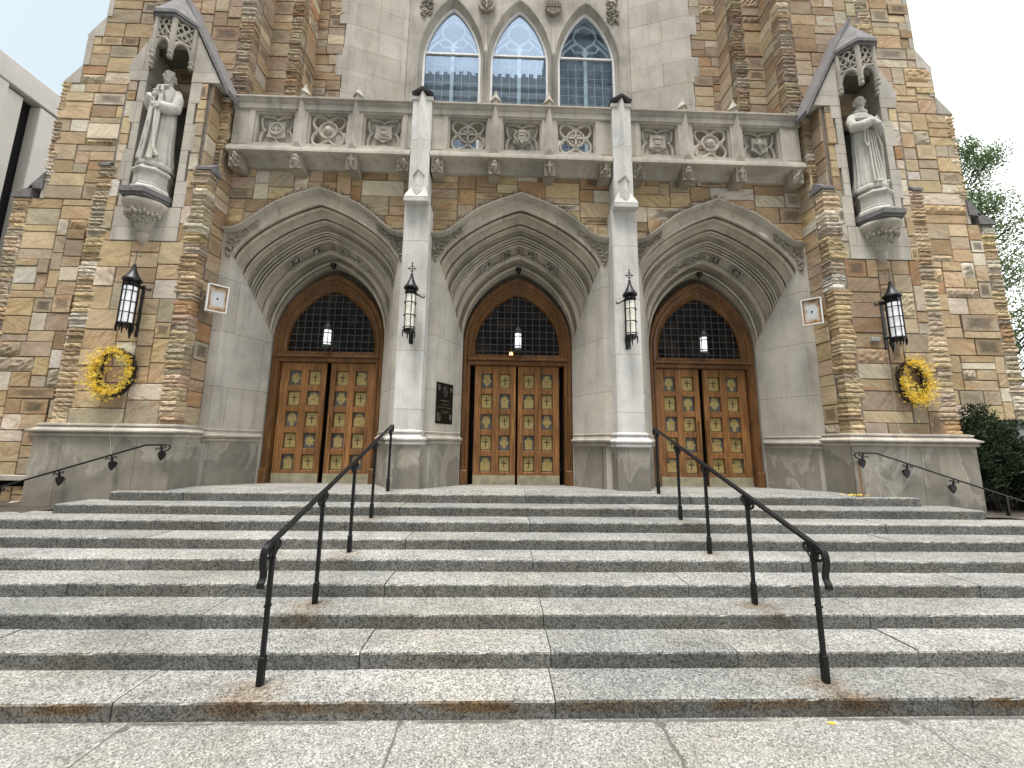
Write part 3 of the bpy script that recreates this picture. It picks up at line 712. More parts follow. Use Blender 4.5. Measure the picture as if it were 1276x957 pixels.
# t (front to back), d (hollow + / roll -)
MOULD = [(0, 0), (.010, -.025), (.03, -.042), (.052, -.03), (.064, 0), (.067, .10), (.088, .10), (.091, 0.0), (.132, -.008), (.136, .055), (.17, .075), (.22, .06), (.262, .022), (.266, .12), (.282, .12), (.286, 0), (.306, -.006), (.31, .03), (.34, .055), (.366, .04), (.37, .14), (.41, .16), (.445, .12), (.449, .0), (.467, -.012),
         (.470, .08), (.481, .08), (.484, -.015), (.498, -.034), (.512, -.015), (.515, .08), (.526, .08), (.529, -.015), (.543, -.034), (.557, -.015), (.56, .09), (.571, .09), (.574, 0), (.604, -.008), (.608, .085), (.742, .085), (.746, 0), (.762, -.008), (.766, -.025), (.79, -.04), (.812, -.025), (.816, .12), (.832, .15), (.88, .17), (.925, .13), (.93, .0), (.962, -.02), (.966, .06), (.978, .06), (.982, -.01), (1.0, 0.0)]
NA = 56
def portal(cx):
    mb = MB(); N = NA
    ths = [-1 + 2 * i / N for i in range(N + 1)]
    rows = [[mb.vert((cx + p[0], p[1], p[2])) for p in (arch_pt(t, th, d) for th in ths)] for t, d in MOULD]
    for r in range(len(rows) - 1):
        for i in range(N):
            t0, t1 = MOULD[r][0], MOULD[r + 1][0]
            mb.face([rows[r][i], rows[r][i + 1], rows[r + 1][i + 1], rows[r + 1][i]], [(ths[i] * 2.3 + 9, t0 * 6 + .02), (ths[i + 1] * 2.3 + 9, t0 * 6 + .02), (ths[i + 1] * 2.3 + 9, t1 * 6 + .02), (ths[i] * 2.3 + 9, t1 * 6 + .02)])
    # soffit behind the last order
    bk = [mb.vert((cx + x, 8.05, z)) for x, y, z in (arch_pt(1, th, 0.01) for th in ths)]
    for i in range(N): mb.face([rows[-1][i], rows[-1][i + 1], bk[i + 1], bk[i]], [(3, 9.3)] * 4)
    # plain face band between outer order and hood
    f0 = [mb.vert((cx + p[0], YW - .012, p[2])) for p in (arch_pt(0, th) for th in ths)]
    f1 = [mb.vert((cx + x * 1.071, YW - .014, hood_s(x * 1.071) - .01)) for x in (arch_pt(0, th)[0] for th in ths)]
    for i in range(N): mb.face([f0[i], f0[i + 1], f1[i + 1], f1[i]], [(ths[i] * 2.3 + 9.4, 0.5), (ths[i + 1] * 2.3 + 9.4, 0.5), (ths[i + 1] * 2.3 + 9.4, 0.95), (ths[i] * 2.3 + 9.4, 0.95)])
    po = mb.build('portal_arch', 'arch', church, smooth=32)
    # hood mould
    hb = MB(); n = 64; prof = [(0.0, -0.065), (-0.05, -0.055), (-0.085, -0.03), (-0.125, -0.012), (-0.13, 0.012), (-0.10, 0.022), (0.0, 0.045)]
    rows = []
    for i in range(n + 1):
        x = -1.675 + 3.35 * i / n; z = hood_s(x); dx = 0.02; sl = (hood_s(x + dx) - hood_s(x - dx)) / (2 * dx) if abs(x) > 0.03 else 0; c = 1 / sqrt(1 + sl * sl)
        rows.append([hb.vert((cx + x - sl * c * h, YW + o, z + c * h)) for o, h in prof])
    for i in range(n):
        for q in range(len(prof) - 1): hb.face([rows[i][q], rows[i + 1][q], rows[i + 1][q + 1], rows[i][q + 1]])
    hb.face(rows[0]); hb.face(rows[-1])
    hb.build('hood_mould', 'plain', po, smooth=40)
    sp = MB(); g = random.Random(int(cx * 3) + 77)
    for k in range(230):
        x = g.uniform(-1.45, 1.45)
        if cx > 1 and x > .1 and g.random() < .8: continue
        z = hood_s(x) + .03; l = g.uniform(.06, .11); sp.tube([(cx + x, YW - .06, z), (cx + x + g.uniform(-.04, .04), YW - .06 + g.uniform(-.06, .03), z + l)], .0026, 3, caps=False)
    sp.tube([(cx - 1.46 + 2.92 * i / 40, YW - .06, hood_s(-1.46 + 2.92 * i / 40) + .028) for i in range(41)], .006, 4)
    sp.build('bird_spikes', 'lead', po, fix=False)
    # carved leaves in the corners
    for sg in (-1, 1):
        lb = MB(); g = random.Random(int(cx * 10) + sg)
        for k in range(170):
            x = g.uniform(1.12, 1.64); 
            th = 0.0
            za = 5.36 + (6.5 - 5.36) * max(0.0, 1 - (x / 1.55) ** 1.2) ** (1 / 1.55) if x < 1.55 else 5.30
            zt = hood_s(x) - 0.05
            if zt - za < 0.10: continue
            z = g.uniform(za + 0.035, zt)
            a = g.uniform(0, pi); r = g.uniform(0.018, 0.034)
            lb.ico((cx + sg * x, YW - .018 - g.uniform(0, .02), z), r, (g.uniform(.9, 1.5), 0.75, g.uniform(.5, .8)), Matrix.Rotation(a, 3, 'Y'))
        lb.build('leaf_carving', 'carve', po, smooth=60)
    # carved bosses on the flat order
    for bi, th in enumerate((-0.46, -0.23, 0.0, 0.23, 0.46)):
        bb = MB(); g = random.Random(bi + int(cx * 7)); w = 0.104 if th else 0.120
        hmap = [(g.uniform(.25, .75), g.uniform(.25, .75), g.uniform(.08, .2)) for _ in range(7)]
        def fn(u, v):
            t = 0.612 + 0.127 * v; h = 0.006
            e = min(u, v, 1 - u, 1 - v)
            if e < 0.04: h = -0.004
            else:
                h = 0.012
                for (a, b, r) in hmap: h += 0.036 * math.exp(-((u - a) ** 2 + (v - b) ** 2) / (r * r * .5)) * (1 if g.random() > .02 else .6)
                h += 0.024 * sin(u * 15 + bi * 2) * cos(v * 13 + bi)
                if e < 0.12: h = 0.05
            q = arch_pt(t, th + (u - .5) * w, 0.080 - h * 2.5)
            return (cx + q[0], q[1], q[2])
        bb.grid(fn, 24, 20); bb.build('carved_boss', 'lime', po, smooth=70, fix=False)
    # splayed jambs
    for sg in (-1, 1):
        jb = MB(); jb.mat = 0
        ts = [i / 10 for i in range(11)]
        top = [(1.55 - 0.43 * t, YW - .01 + .83 * t, tpar(t)[1] + .035) for t in ts]
        zb = 1.1
        for (a, b) in zip(top[:-1], top[1:]):
            jb.poly([(cx + sg * a[0], a[1], zb), (cx + sg * b[0], b[1], zb), (cx + sg * b[0], b[1], b[2]), (cx + sg * a[0], a[1], a[2])])
        jb.poly([(cx + sg * 1.72, YW - .012, zb), (cx + sg * 1.55, YW - .012, zb), (cx + sg * 1.55, YW - .012, 5.42), (cx + sg * 1.72, YW - .012, 5.42)])
        jb.poly([(cx + sg * 1.76, YW - .002, 5.40), (cx + sg * 1.60, YW - .002, 5.40), (cx + sg * 1.60, YW - .002, 5.88), (cx + sg * 1.76, YW - .002, 5.88)])
        jb.poly([(cx + sg * 1.12, YW + .82, 1.1), (cx + sg * 1.12, 8.1, 1.1), (cx + sg * 1.12, 8.1, 4.1), (cx + sg * 1.12, YW + .82, 4.1)])
        jb.build('splayed_jamb', 'jamb', po)
        # base of the jamb with its moulding
        path = [(cx + sg * 1.80, YW - .07), (cx + sg * 1.50, YW - .07), (cx + sg * 1.075, YW + .76)]
        if sg > 0: path = path[::-1]
        bb = MB()
        bb.sweep(path, [(0.0, 1.08), (0.0, 1.95), (-0.06, 1.955)] if False else [(-0.06, 1.08), (-0.06, 1.93)])
        bb.build('jamb_plinth', 'base', po)
        mb2 = MB(); mb2.sweep(path, PLM if False else [(-0.06, 1.925), (-0.035, 1.935), (-0.02, 1.955), (-0.025, 1.975), (-0.045, 1.985), (-0.01, 2.0), (0.012, 2.02), (0.012, 2.04), (-0.03, 2.06), (-0.05, 2.10), (-0.045, 2.115), (-0.04, 2.14), (-0.055, 2.155), (-0.14, 2.16)])
        mb2.build('plinth_moulding', 'plain', po, smooth=35)
    return po
def frame_pt(o, th):
    h = 1.106 - o; s = 3.90; ap = 5.42 - o * 1.48; a = abs(th) * pi / 2
    u = (sin(a) ** 2) ** (1 / 1.35); zf = (max(0, cos(a) ** 2)) ** (1 / 2.2)
    return (1 if th >= 0 else -1) * h * u, s + (ap - s) * zf
FR = [(-0.02, 7.90), (0.0, 7.84), (0.02, 7.825), (0.045, 7.825), (0.06, 7.85), (0.075, 7.855), (0.10, 7.83), (0.125, 7.835), (0.14, 7.87), (0.155, 7.875), (0.17, 7.87), (0.19, 7.90), (0.205, 7.92), (0.215, 7.925), (0.225, 7.915), (0.235, 7.93), (0.24, 7.96)]
def doorway(cx, seed, gaps):
    # oak frame: posts, pointed head and transom
    mb = MB(); n = 40; ths = [-1 + 2 * i / n for i in range(n + 1)]; rows = []
    for o, y in FR:
        pts = [(-(1.106 - o), 3.6)] + [frame_pt(o, th) for th in ths] + [(1.106 - o, 3.6)]
        rows.append([mb.vert((cx + x, y, z)) for x, z in pts])
    for r in range(len(rows) - 1):
        for i in range(n + 2): mb.face([rows[r][i], rows[r][i + 1], rows[r + 1][i + 1], rows[r + 1][i]])
    fr = mb.build('door_frame', 'wood', church, smooth=30)
    for sg in (-1, 1):
        mb = MB()
        pr = [(sg * (1.106 - o), y) for o, y in FR[:9]] + [(sg * 0.965, 8.06), (sg * 1.126, 8.06)]
        mb.vprism([(cx + x, y) for x, y in (pr if sg < 0 else pr[::-1])], 1.12, 3.62)
        mb.box(cx + sg * 0.97, cx + sg * 1.118, 7.79, 7.86, 1.125, 1.44, .012)
        mb.build('frame_post', 'wood', fr)
    mb = MB()
    mb.box(cx - 1.0, cx + 1.0, 7.845, 8.06, 3.55, 3.63, .01); mb.box(cx - 1.02, cx + 1.02, 7.80, 8.06, 3.635, 3.70, .015); mb.box(cx - .93, cx + .93, 7.86, 8.06, 3.705, 3.765, .012)
    mb.build('transom_beam', 'wood', fr)
    # leaded light over the doors
    mb = MB(); pts = [(-0.90, 3.72)] + [frame_pt(0.21, th) for th in ths if frame_pt(0.21, th)[1] > 3.72] + [(0.90, 3.72)]
    mb.poly([(cx + x, 7.975, z) for x, z in pts])
    tw = mb.build('transom_window', 'glass', church)
    mb = MB()
    def topz(x):
        u = min(0.999, abs(x) / 0.887); return 3.90 + (5.42 - .22 * 1.48 - 3.90) * max(0.0, 1 - u ** 1.35) ** (1 / 2.2)
    for i in range(-6, 7):
        x = i * 0.148 + 0.02
        if abs(x) < 0.86: mb.box(cx + x - .006, cx + x + .006, 7.952, 7.972, 3.72, topz(x))
    for j in range(10):
        z = 3.86 + j * 0.142
        xs = [x / 100 for x in range(0, 89) if topz(x / 100) > z]
        if xs: mb.box(cx - xs[-1], cx + xs[-1], 7.955, 7.969, z - .006, z + .006)
    mb.build('lead_grid', 'came', tw)
    # door leaves
    g = random.Random(seed)
    for sg in (-1, 1):
        xo, xi = (0.955, 0.045) if not gaps else (0.93, 0.022)
        yf = 7.935 if not gaps else 7.96
        if gaps: xo -= 0.06
        X = lambda x: cx + sg * x
        mb = MB()
        cols = [(0.155 + .0, 0.40), (0.545, 0.785)] if not gaps else [(0.135, 0.36), (0.505, 0.735)]
        zs = [(1.40 + k * .42, 1.40 + k * .42 + .30) for k in range(5)]
        b = 0.008
        for a, c in ((xi, cols[0][0]), (cols[0][1], cols[1][0]), (cols[1][1], xo)): mb.box(X(a), X(c), yf, yf + .06, 1.13, 3.545, b)
        for cc in cols:
            lo = 1.13
            for z0, z1 in zs + [(3.545, 3.545)]:
                mb.box(X(cc[0]) , X(cc[1]), yf + .004, yf + .056, lo + .0, z0, b); lo = z1
        d = mb.build('door', 'leafw', church)
        kp = MB(); kp.box(X(xi + .006), X(xo - .006), yf - .006, yf - .0005, 1.135, 1.335); kp.build('kick_plate', 'kick', d)
        for ci, cc in enumerate(cols):
            for ri, (z0, z1) in enumerate(zs):
                pb = MB(); xm = (cc[0] + cc[1]) / 2; hw = (cc[1] - cc[0]) / 2; zm = (z0 + z1) / 2; hh = (z1 - z0) / 2
                yb = yf + .044
                cross = (ci + ri) % 2 == 0
                pb.mat = 2; pb.box(X(xm) - hw - .006, X(xm) + hw + .006, yb + .006, yb + .014, z0 - .006, z1 + .006)  # black backing paints in the shadow outline round each recessed plate
                hw -= .007; hh -= .007
                pb.mat = 0 if cross else 1
                pb.box(X(xm) - hw, X(xm) + hw, yb, yb + .010, zm - hh, zm + hh)
                P = lambda px, pz: (X(xm) + px, zm + pz)
                if cross:
                    pb.mat = 2
                    pb.box(X(xm) - .009, X(xm) + .009, yb - .003, yb + .004, zm - .075, zm + .085); pb.box(X(xm) - .06, X(xm) + .06, yb - .0035, yb + .004, zm + .012, zm + .030)
                    for k in range(7):
                        t = -1 + 2 * (k + .5) / 7
                        for e in (-1, 1):
                            pb.prism([P(e * hw, t * hh - .014), P(e * (hw - .022), t * hh), P(e * hw, t * hh + .014)], yb - .002, yb + .002)
                            if k < 6:
                                t2 = -1 + 2 * (k + .5) / 6
                                pb.prism([P(t2 * hw - .013, e * hh), P(t2 * hw, e * (hh - .022)), P(t2 * hw + .013, e * hh)], yb - .0022, yb + .002)
                else:
                    pb.mat = 0; kind = g.randint(0, 5); n = 28; rw = hw * .92; rh = hh * .92; pts = []
                    if kind == 0: pts = [(rw * r * cos(a), rh * r * sin(a)) for a, r in ((2 * pi * k / 16, (1.0 if k % 2 == 0 else .62)) for k in range(16))]
                    elif kind == 1: pts = [(-.7 * rw, -rh), (.7 * rw, -rh), (.75 * rw, .1 * rh), (rw * .95, .2 * rh), (0, rh), (-rw * .95, .2 * rh), (-.75 * rw, .1 * rh)]
                    elif kind == 2: pts = [(0, -rh), (.5 * rw, -.45 * rh), (rw, 0), (.6 * rw, .35 * rh), (.5 * rw, rh), (-.5 * rw, rh), (-.6 * rw, .35 * rh), (-rw, 0), (-.5 * rw, -.45 * rh)]
                    elif kind == 3: pts = [(-.35 * rw, -rh), (.35 * rw, -rh), (.3 * rw, -.5 * rh), (.9 * rw, -.1 * rh), (.7 * rw, .55 * rh), (.35 * rw, .95 * rh), (-.35 * rw, .95 * rh), (-.7 * rw, .55 * rh), (-.9 * rw, -.1 * rh), (-.3 * rw, -.5 * rh)]
                    elif kind == 4: pts = [(-rw, -rh), (rw, -rh), (rw, .3 * rh), (.7 * rw, .35 * rh), (.62 * rw, .8 * rh), (.1 * rw, rh), (-.6 * rw, .85 * rh), (-.72 * rw, .3 * rh), (-rw, .25 * rh)]
                    else: pts = [(-rw, -rh), (.9 * rw, -rh), (.95 * rw, -.4 * rh), (.5 * rw, -.1 * rh), (.85 * rw, .4 * rh), (.5 * rw, .95 * rh), (-.8 * rw, .95 * rh), (-.55 * rw, .5 * rh), (-rw, .3 * rh)]
                    pts = [(x * (1 + g.uniform(-.06, .02)), z * (1 + g.uniform(-.06, .02))) for x, z in pts]
                    pb.prism([P(x, z) for x, z in pts], yb - .0025, yb + .004)
                    pb.mat = 2
                    for k in range(5):
                        a = g.uniform(0, 6.28); q = g.uniform(.1, .5); cxp, czp = rw * q * cos(a), rh * q * sin(a)
                        pb.prism([P(cxp + .014 * cos(b2), czp + .007 * sin(b2 + k)) for b2 in (0, 1.6, 3.1, 4.7)], yb - .004, yb + .001)
                pb.build('brass_panel', ['brass', 'etch', 'etch_shade'], d)
        hb = MB(); hx = X(xi + .055)
        hb.tube([(hx, yf - .05, 1.97), (hx, yf - .055, 2.1), (hx, yf - .055, 2.3), (hx, yf - .05, 2.46)], [.011, .014, .014, .011], 8)
        for z in (1.99, 2.44): hb.tube([(hx, yf - .05, z), (hx, yf + .004, z)], .011, 8); hb.lathe([(.001, -.02), (.017, -.012), (.017, .012), (.001, .02)], (hx, yf - .052, z), 8)
        hb.build('handle', 'bronze', d, smooth=40)
        for z in (1.5, 2.35, 3.2): hg = MB(); hg.box(X(xo) - .012, X(xo) + .012, yf - .012, yf + .02, z - .07, z + .07, .005); hg.build('hinge', 'lead', d)
    mb = MB(); mb.box(cx - 1.1, cx + 1.1, 8.07, 8.10, 1.0, 3.72); mb.build('dark_interior', 'gap', church)
    mb = MB(); mb.box(cx - .99, cx + .99, 7.90, 8.06, 1.118, 1.128); mb.build('door_sill', 'lead', church)
for i, k in enumerate((-1, 0, 1)):
    portal(k * BAY); doorway(k * BAY, 70 + i, k == 0)
    mb = MB(); wall_stones(mb, (k * BAY, YW + .02), (1, 0), (0, -1), -1.77, 1.77, 5.72, 7.26, 100 + i, PAL, clip=lambda u: hood_s(u) - 0.03)
    mb.build('front_wall', ['stone', 'mortar'], church, attrs=True, fix=False)
# small warm lamp seen inside the middle transom
mb = MB(); mb.lathe([(.003, -.04), (.04, -.02), (.03, .03), (.003, .045)], (-.13, 7.955, 3.80), 10); mb.build('interior_lamp', 'warm', church, smooth=50)

# ------------------------------------------------------------------ pillars between the doors
for px in (-PX, PX):
    mb = MB()
    mb.vprism([(px - .235, 7.0), (px - .235, YP + .03), (px - .205, YP), (px + .205, YP), (px + .235, YP + .03), (px + .235, 7.0)], 2.1, 6.30)
    pl = mb.build('pillar', 'white', church)
    path = [(px - .235, 7.0), (px - .235, YP), (px + .235, YP), (px + .235, 7.0)]
    mb = MB(); mb.sweep(path, [(.035, 1.15), (.035, 1.92), (0.0, 1.93)]); mb.build('pillar_base', 'base', pl)
    mb = MB(); mb.sweep(path, [(0.0, 1.905), (.055, 1.915), (.07, 1.935), (.065, 1.96), (.045, 1.975), (.06, 1.985), (.085, 2.0), (.085, 2.02), (.055, 2.04), (.03, 2.075), (.02, 2.10), (.022, 2.115), (.04, 2.125), (.035, 2.15), (0, 2.165)]); mb.build('pillar_moulding', 'white', pl, smooth=40)
    # gabled weathering and upper shaft with its keel
    mb = MB()
    mb.box(px - .225, px + .225, YP - .13, 6.95, 6.27, 6.36, .008)
    a = [(px - .225, YP - .13, 6.362), (px + .225, YP - .13, 6.362), (px + .225, 6.95, 6.362), (px - .225, 6.95, 6.362)]
    t = [(px - .13, YP - .02, 6.62), (px + .13, YP - .02, 6.62), (px + .13, 6.95, 6.62), (px - .13, 6.95, 6.62)]
    mb.hexa(a + t)
    mb.poly([(px - .10, YP - .055, 6.55), (px, YP - .125, 6.40), (px, YP - .11, 6.76)]); mb.poly([(px + .10, YP - .055, 6.55), (px, YP - .11, 6.76), (px, YP - .125, 6.40)])
    mb.build('weathering', 'white', pl)
    mb = MB(); mb.vprism([(px - .18, 6.98), (px - .18, YP - .01), (px + .18, YP - .01), (px + .18, 6.98)], 6.36, 8.50)
    mb.box(px - .20, px + .20, YP - .03, 6.95, 8.46, 8.54, .008)
    keel = lambda w, o, z0, z1, sl=0.06: mb.hexa([(px - w, YP - .01, z0 - sl), (px, YP - o, z0), (px + w, YP - .01, z0 - sl), (px, YP + .02, z0 - sl), (px - w, YP - .01, z1 - sl), (px, YP - o, z1), (px + w, YP - .01, z1 - sl), (px, YP + .02, z1 - sl)])
    keel(.085, .09, 6.50, 6.92); keel(.115, .125, 6.92, 7.02); keel(.105, .112, 7.03, 7.12); keel(.09, .095, 7.14, 7.62); keel(.078, .085, 7.62, 8.25); keel(.074, .08, 8.25, 8.62)
    mb.build('keel_shaft', 'white', pl)
    mb = MB()
    for sg in (-1, 1): mb.hexa([(px, YP - .10, 8.63), (px + sg * .13, YP - .05, 8.55), (px + sg * .13, 6.95, 8.55), (px, 6.95, 8.63), (px, YP - .11, 8.68), (px + sg * .21, YP - .06, 8.545 + .045), (px + sg * .21, 6.95, 8.59), (px, 6.95, 8.68)])
    mb.build('lead_cap', 'lead', pl)

# ------------------------------------------------------------------ balcony
mb = MB(); mb.box(-5.5, 5.5, 7.01, 8.8, 7.19, 7.33); mb.build('balcony_floor', 'plain', church)
YB = 6.70
def quat(mb, cx, cz, y, w, h, medal):
    tr = 0.03
    for a in range(4):
        rot = lambda u, v: ((u, v), (-v, u), (-u, -v), (v, -u))[a]
        sc = lambda p: (cx + p[0] * w / .38, y + .05, cz + p[1] * h / .34)
        for e in (-1, 1):
            pts = [rot(e * .015, .16), rot(e * .03, .215), rot(e * .075, .265), rot(e * .14, .295), rot(e * .21, .30), rot(e * .27, .275), rot(e * .30, .25)]
            mb.tube([sc(p) for p in pts], [.034, .034, .032, .030, .028, .028, .028], 6)
        mb.ico(sc(rot(0, .225)), .045, (0.8, .8, .8))
    mb.tube([(cx + .165 * cos(k * pi / 12), y + .035, cz + .165 * sin(k * pi / 12)) for k in range(25)], .026, 8)
    mb.prism([(cx + .155 * cos(k * pi / 12), cz + .155 * sin(k * pi / 12)) for k in range(24)], y + .035, y + .08)
    if medal == 'cross':
        for d in ((0, 1), (1, 0)):
            mb.prism([(cx - .14 * d[0] - .016 * d[1], cz - .14 * d[1] - .016 * d[0]), (cx + .14 * d[0] + .016 * d[1], cz - .14 * d[1] - .016 * d[0]) if d[0] else (cx + .016, cz - .14), (cx + .14 * d[0] + .016 * d[1], cz + .14 * d[1] + .016 * d[0]), (cx - .14 * d[0] - .016 * d[1], cz + .14 * d[1] + .016 * d[0])], y - .005, y + .04)
        for u in (-1, 1):
            for v in (-1, 1): mb.ico((cx + u * .065, y + .03, cz + v * .065), .034, (1, .6, 1))
    else:
        g = random.Random(medal)
        mb.ico((cx, y + .03, cz), .085, (.9, .7, 1), sub=2)
        for k in range(9):
            a = g.uniform(0, 6.28); r = g.uniform(.03, .11); mb.ico((cx + r * cos(a), y + .015, cz + r * sin(a)), g.uniform(.02, .04), (1, .7, 1))
def shieldpanel(mb, cx, cz, y, w, h, kind):
    for a in range(4):
        rot = lambda u, v: ((u, v), (-v, u), (-u, -v), (v, -u))[a]
        sc = lambda p: (cx + p[0] * w / .38, y + .085, cz + p[1] * h / .34)
        for e in (-1, 1):
            pts = [rot(e * .004, .215), rot(e * .02, .245), rot(e * .07, .275), rot(e * .16, .295), rot(e * .27, .30)]
            mb.tube([sc(p) for p in pts], [.022, .028, .03, .032, .032], 6)
        mb.ico(sc(rot(0, .215)), .028)
    if kind != 'roundel':
        sh = [(-.15, .15), (-.17, .17), (-.06, .155), (0, .17), (.06, .155), (.17, .17), (.15, .15), (.155, -.02), (.17, -.10), (.08, -.15), (0, -.20), (-.08, -.15), (-.17, -.10), (-.155, -.02)]
        mb.prism([(cx + x, cz + z) for x, z in sh[::-1]], y + .045, y + .11)
    else:
        sh = [(-.17, .17), (0, .18), (.17, .17), (.15, 0), (.18, -.14), (.05, -.16), (0, -.20), (-.05, -.16), (-.18, -.14), (-.15, 0)]
        mb.prism([(cx + x, cz + z) for x, z in sh[::-1]], y + .06, y + .11)
        mb.tube([(cx + .115 * cos(k * pi / 12), y + .05, cz + .02 + .115 * sin(k * pi / 12)) for k in range(25)], .018, 6)
        mb.box(cx - .013, cx + .013, y + .045, y + .08, cz - .08, cz + .12); mb.box(cx - .08, cx + .08, y + .044, y + .08, cz + .02, cz + .045)
    if kind == 'bird':
        mb.ico((cx, y + .04, cz + .09), .045, (.8, .7, 1.3)); mb.ico((cx, y + .045, cz - .01), .06, (1.3, .6, 1)); mb.ico((cx - .07, y + .045, cz - .06), .035, (1.5, .7, .7)); mb.ico((cx + .07, y + .045, cz - .06), .035, (1.5, .7, .7)); mb.box(cx - .09, cx + .09, y + .03, y + .06, cz - .115, cz - .09)
    elif kind == 'block':
        mb.box(cx - .09, cx + .09, y + .02, y + .06, cz + .06, cz + .11, .01); mb.box(cx - .06, cx + .06, y + .02, y + .06, cz - .06, cz + .04, .01); mb.box(cx - .10, cx + .10, y + .02, y + .06, cz - .12, cz - .08, .01)
    elif kind == 'cross':
        mb.box(cx - .032, cx + .032, y + .02, y + .06, cz - .11, cz + .13, .006); mb.box(cx - .12, cx + .12, y + .021, y + .06, cz - .012, cz + .052, .006)
        for k in range(-2, 3): mb.box(cx + k * .045 - .010, cx + k * .045 + .010, y + .008, y + .03, cz + .002, cz + .038)
    elif kind == 'arms':
        mb.prism([(cx - .07, cz + .14), (cx - .07, cz - .05), (cx, cz - .16), (cx + .07, cz - .05), (cx + .07, cz + .14)], y + .0, y + .06)
        for z in (.09, .02): mb.box(cx - .06, cx + .06, y - .012, y + .01, cz + z, cz + z + .025)
        for e in (-1, 1):
            mb.tube([(cx + e * .08, y + .05, cz + .12), (cx + e * .15, y + .04, cz + .03), (cx + e * .11, y + .04, cz - .08), (cx + e * .04, y + .05, cz - .14)], .02, 6)
            for z in (-.05, .02, .08): mb.box(cx + e * .02 - .012, cx + e * .02 + .012, y - .010, y + .01, cz + z - .005, cz + z + .012)
SECT = [(-1, ['roundel', 31, 'bird']), (0, ['cross!', 'arms', 'cross!']), (1, ['block', 47, 'cross'])]
for sidx, kinds in SECT:
    if sidx == 0: x0, x1 = -1.75, 1.75; cxs = (-1.05, 0, 1.05); posts_ = (-.525, .525); piers = ((-1.75, -1.44), (1.44, 1.75))
    else:
        f = lambda a: sidx * a
        x0, x1 = sorted((f(2.09), f(5.50))); cxs = tuple(sorted((f(2.68), f(3.72), f(4.72)))); posts_ = tuple(sorted((f(3.20), f(4.23)))); piers = (tuple(sorted((f(2.09), f(2.30)))), tuple(sorted((f(5.10), f(5.50)))))
    mb = MB(); path = [(x0, YB), (x1, YB)]
    mb.sweep(path, [(-.30, 8.49), (.035, 8.475), (.06, 8.455), (.06, 8.425), (.03, 8.41), (.035, 8.385), (.015, 8.36), (-.005, 8.345), (0.005, 8.325), (0.0, 8.235), (-.04, 8.215), (-.30, 8.215)])
    mb.sweep(path, [(-.30, 7.49), (-.05, 7.49), (0.0, 7.455), (.005, 7.40), (.05, 7.385), (.06, 7.36), (.06, 7.295), (.03, 7.285), (0.0, 7.278), (-.04, 7.268), (-.12, 7.255), (-.185, 7.22), (-.225, 7.175), (-.235, 7.15), (-.30, 7.145)])
    bal = mb.build('balustrade', 'plain', church, smooth=30)
    for a, b in piers: mb = MB(); mb.box(a, b, YB + .03, YB + .28, 7.485, 8.222, .015); mb.build('end_pier', 'plain', bal)
    for q in posts_:
        mb = MB(); kk = [(q - .10, YB + .24), (q - .10, YB + .05), (q, YB - .055), (q + .10, YB + .05), (q + .10, YB + .24)]
        mb.vprism(kk, 7.47, 8.50)
        b4 = [(x * .999 + q * .001, y, 8.50) for x, y in kk]
        mb.hexa([(q - .13, YB - .02, 7.36), (q + .13, YB - .02, 7.36), (q + .10, YB + .2, 7.36), (q - .10, YB + .2, 7.36), (q - .02, YB - .05, 7.52), (q + .02, YB - .05, 7.52), (q + .10, YB + .2, 7.50), (q - .10, YB + .2, 7.50)])
        mb.build('baluster_post', 'plain', bal)
        mb = MB(); c = (q, YB + .06)
        r4 = lambda r, z: [(c[0] - r, c[1], z), (c[0], c[1] - r, z), (c[0] + r, c[1], z), (c[0], c[1] + r, z)]
        mb.hexa(r4(.075, 8.44) + r4(.075, 8.60)); mb.hexa(r4(.115, 8.602) + r4(.10, 8.635)); mb.hexa(r4(.095, 8.637) + r4(.03, 8.76)); mb.hexa(r4(.035, 8.762) + r4(.018, 8.83))
        mb.build('finial', 'plain', bal)
    cor = sorted([x0 + .15, x1 - .15] + list(posts_))
    for ci, q in enumerate(cor):
        g = random.Random(int(q * 100)); bumps = [(g.uniform(.25, .75), g.uniform(.2, .8), g.uniform(.1, .22)) for _ in range(6)]
        mb = MB(); w = .105
        zt, zb_ = 7.285, 6.985
        def fn(u, v):
            e = min(u, 1 - u, v, 1 - v); h = 0.012 if e < .07 else 0.0
            if e >= .07:
                if ci % 4 == 1: h = .085 * max(0, 1 - ((u - .5) / .3) ** 2 - ((v - .5) / .42) ** 2) ** .5 + .01 * sin(v * 20)
                elif ci % 4 == 2: h = .05 * (abs(u - .5) < .09 or (abs(v - .62) < .07 and abs(u - .5) < .3)) + .008
                else: h = sum(.055 * math.exp(-((u - a) ** 2 + (v - b) ** 2) / (r * r * .4)) for a, b, r in bumps) + .024 * sin(u * 14 + ci) * sin(v * 16)
            return (q - w + 2 * w * u, YB - .015 - h + .025 * (1 - v), zb_ + (zt - zb_) * v)
        mb.grid(fn, 16, 18)
        mb.hexa([(q - w, YB + .012, zb_), (q + w, YB + .012, zb_), (q + w, 6.98, zb_), (q - w, 6.98, zb_), (q - w, YB - .013, zt), (q + w, YB - .013, zt), (q + w, 6.98, zt), (q - w, 6.98, zt)], skip=(2,))
        mb.build('carved_corbel', 'carve', bal, smooth=45, fix=False)
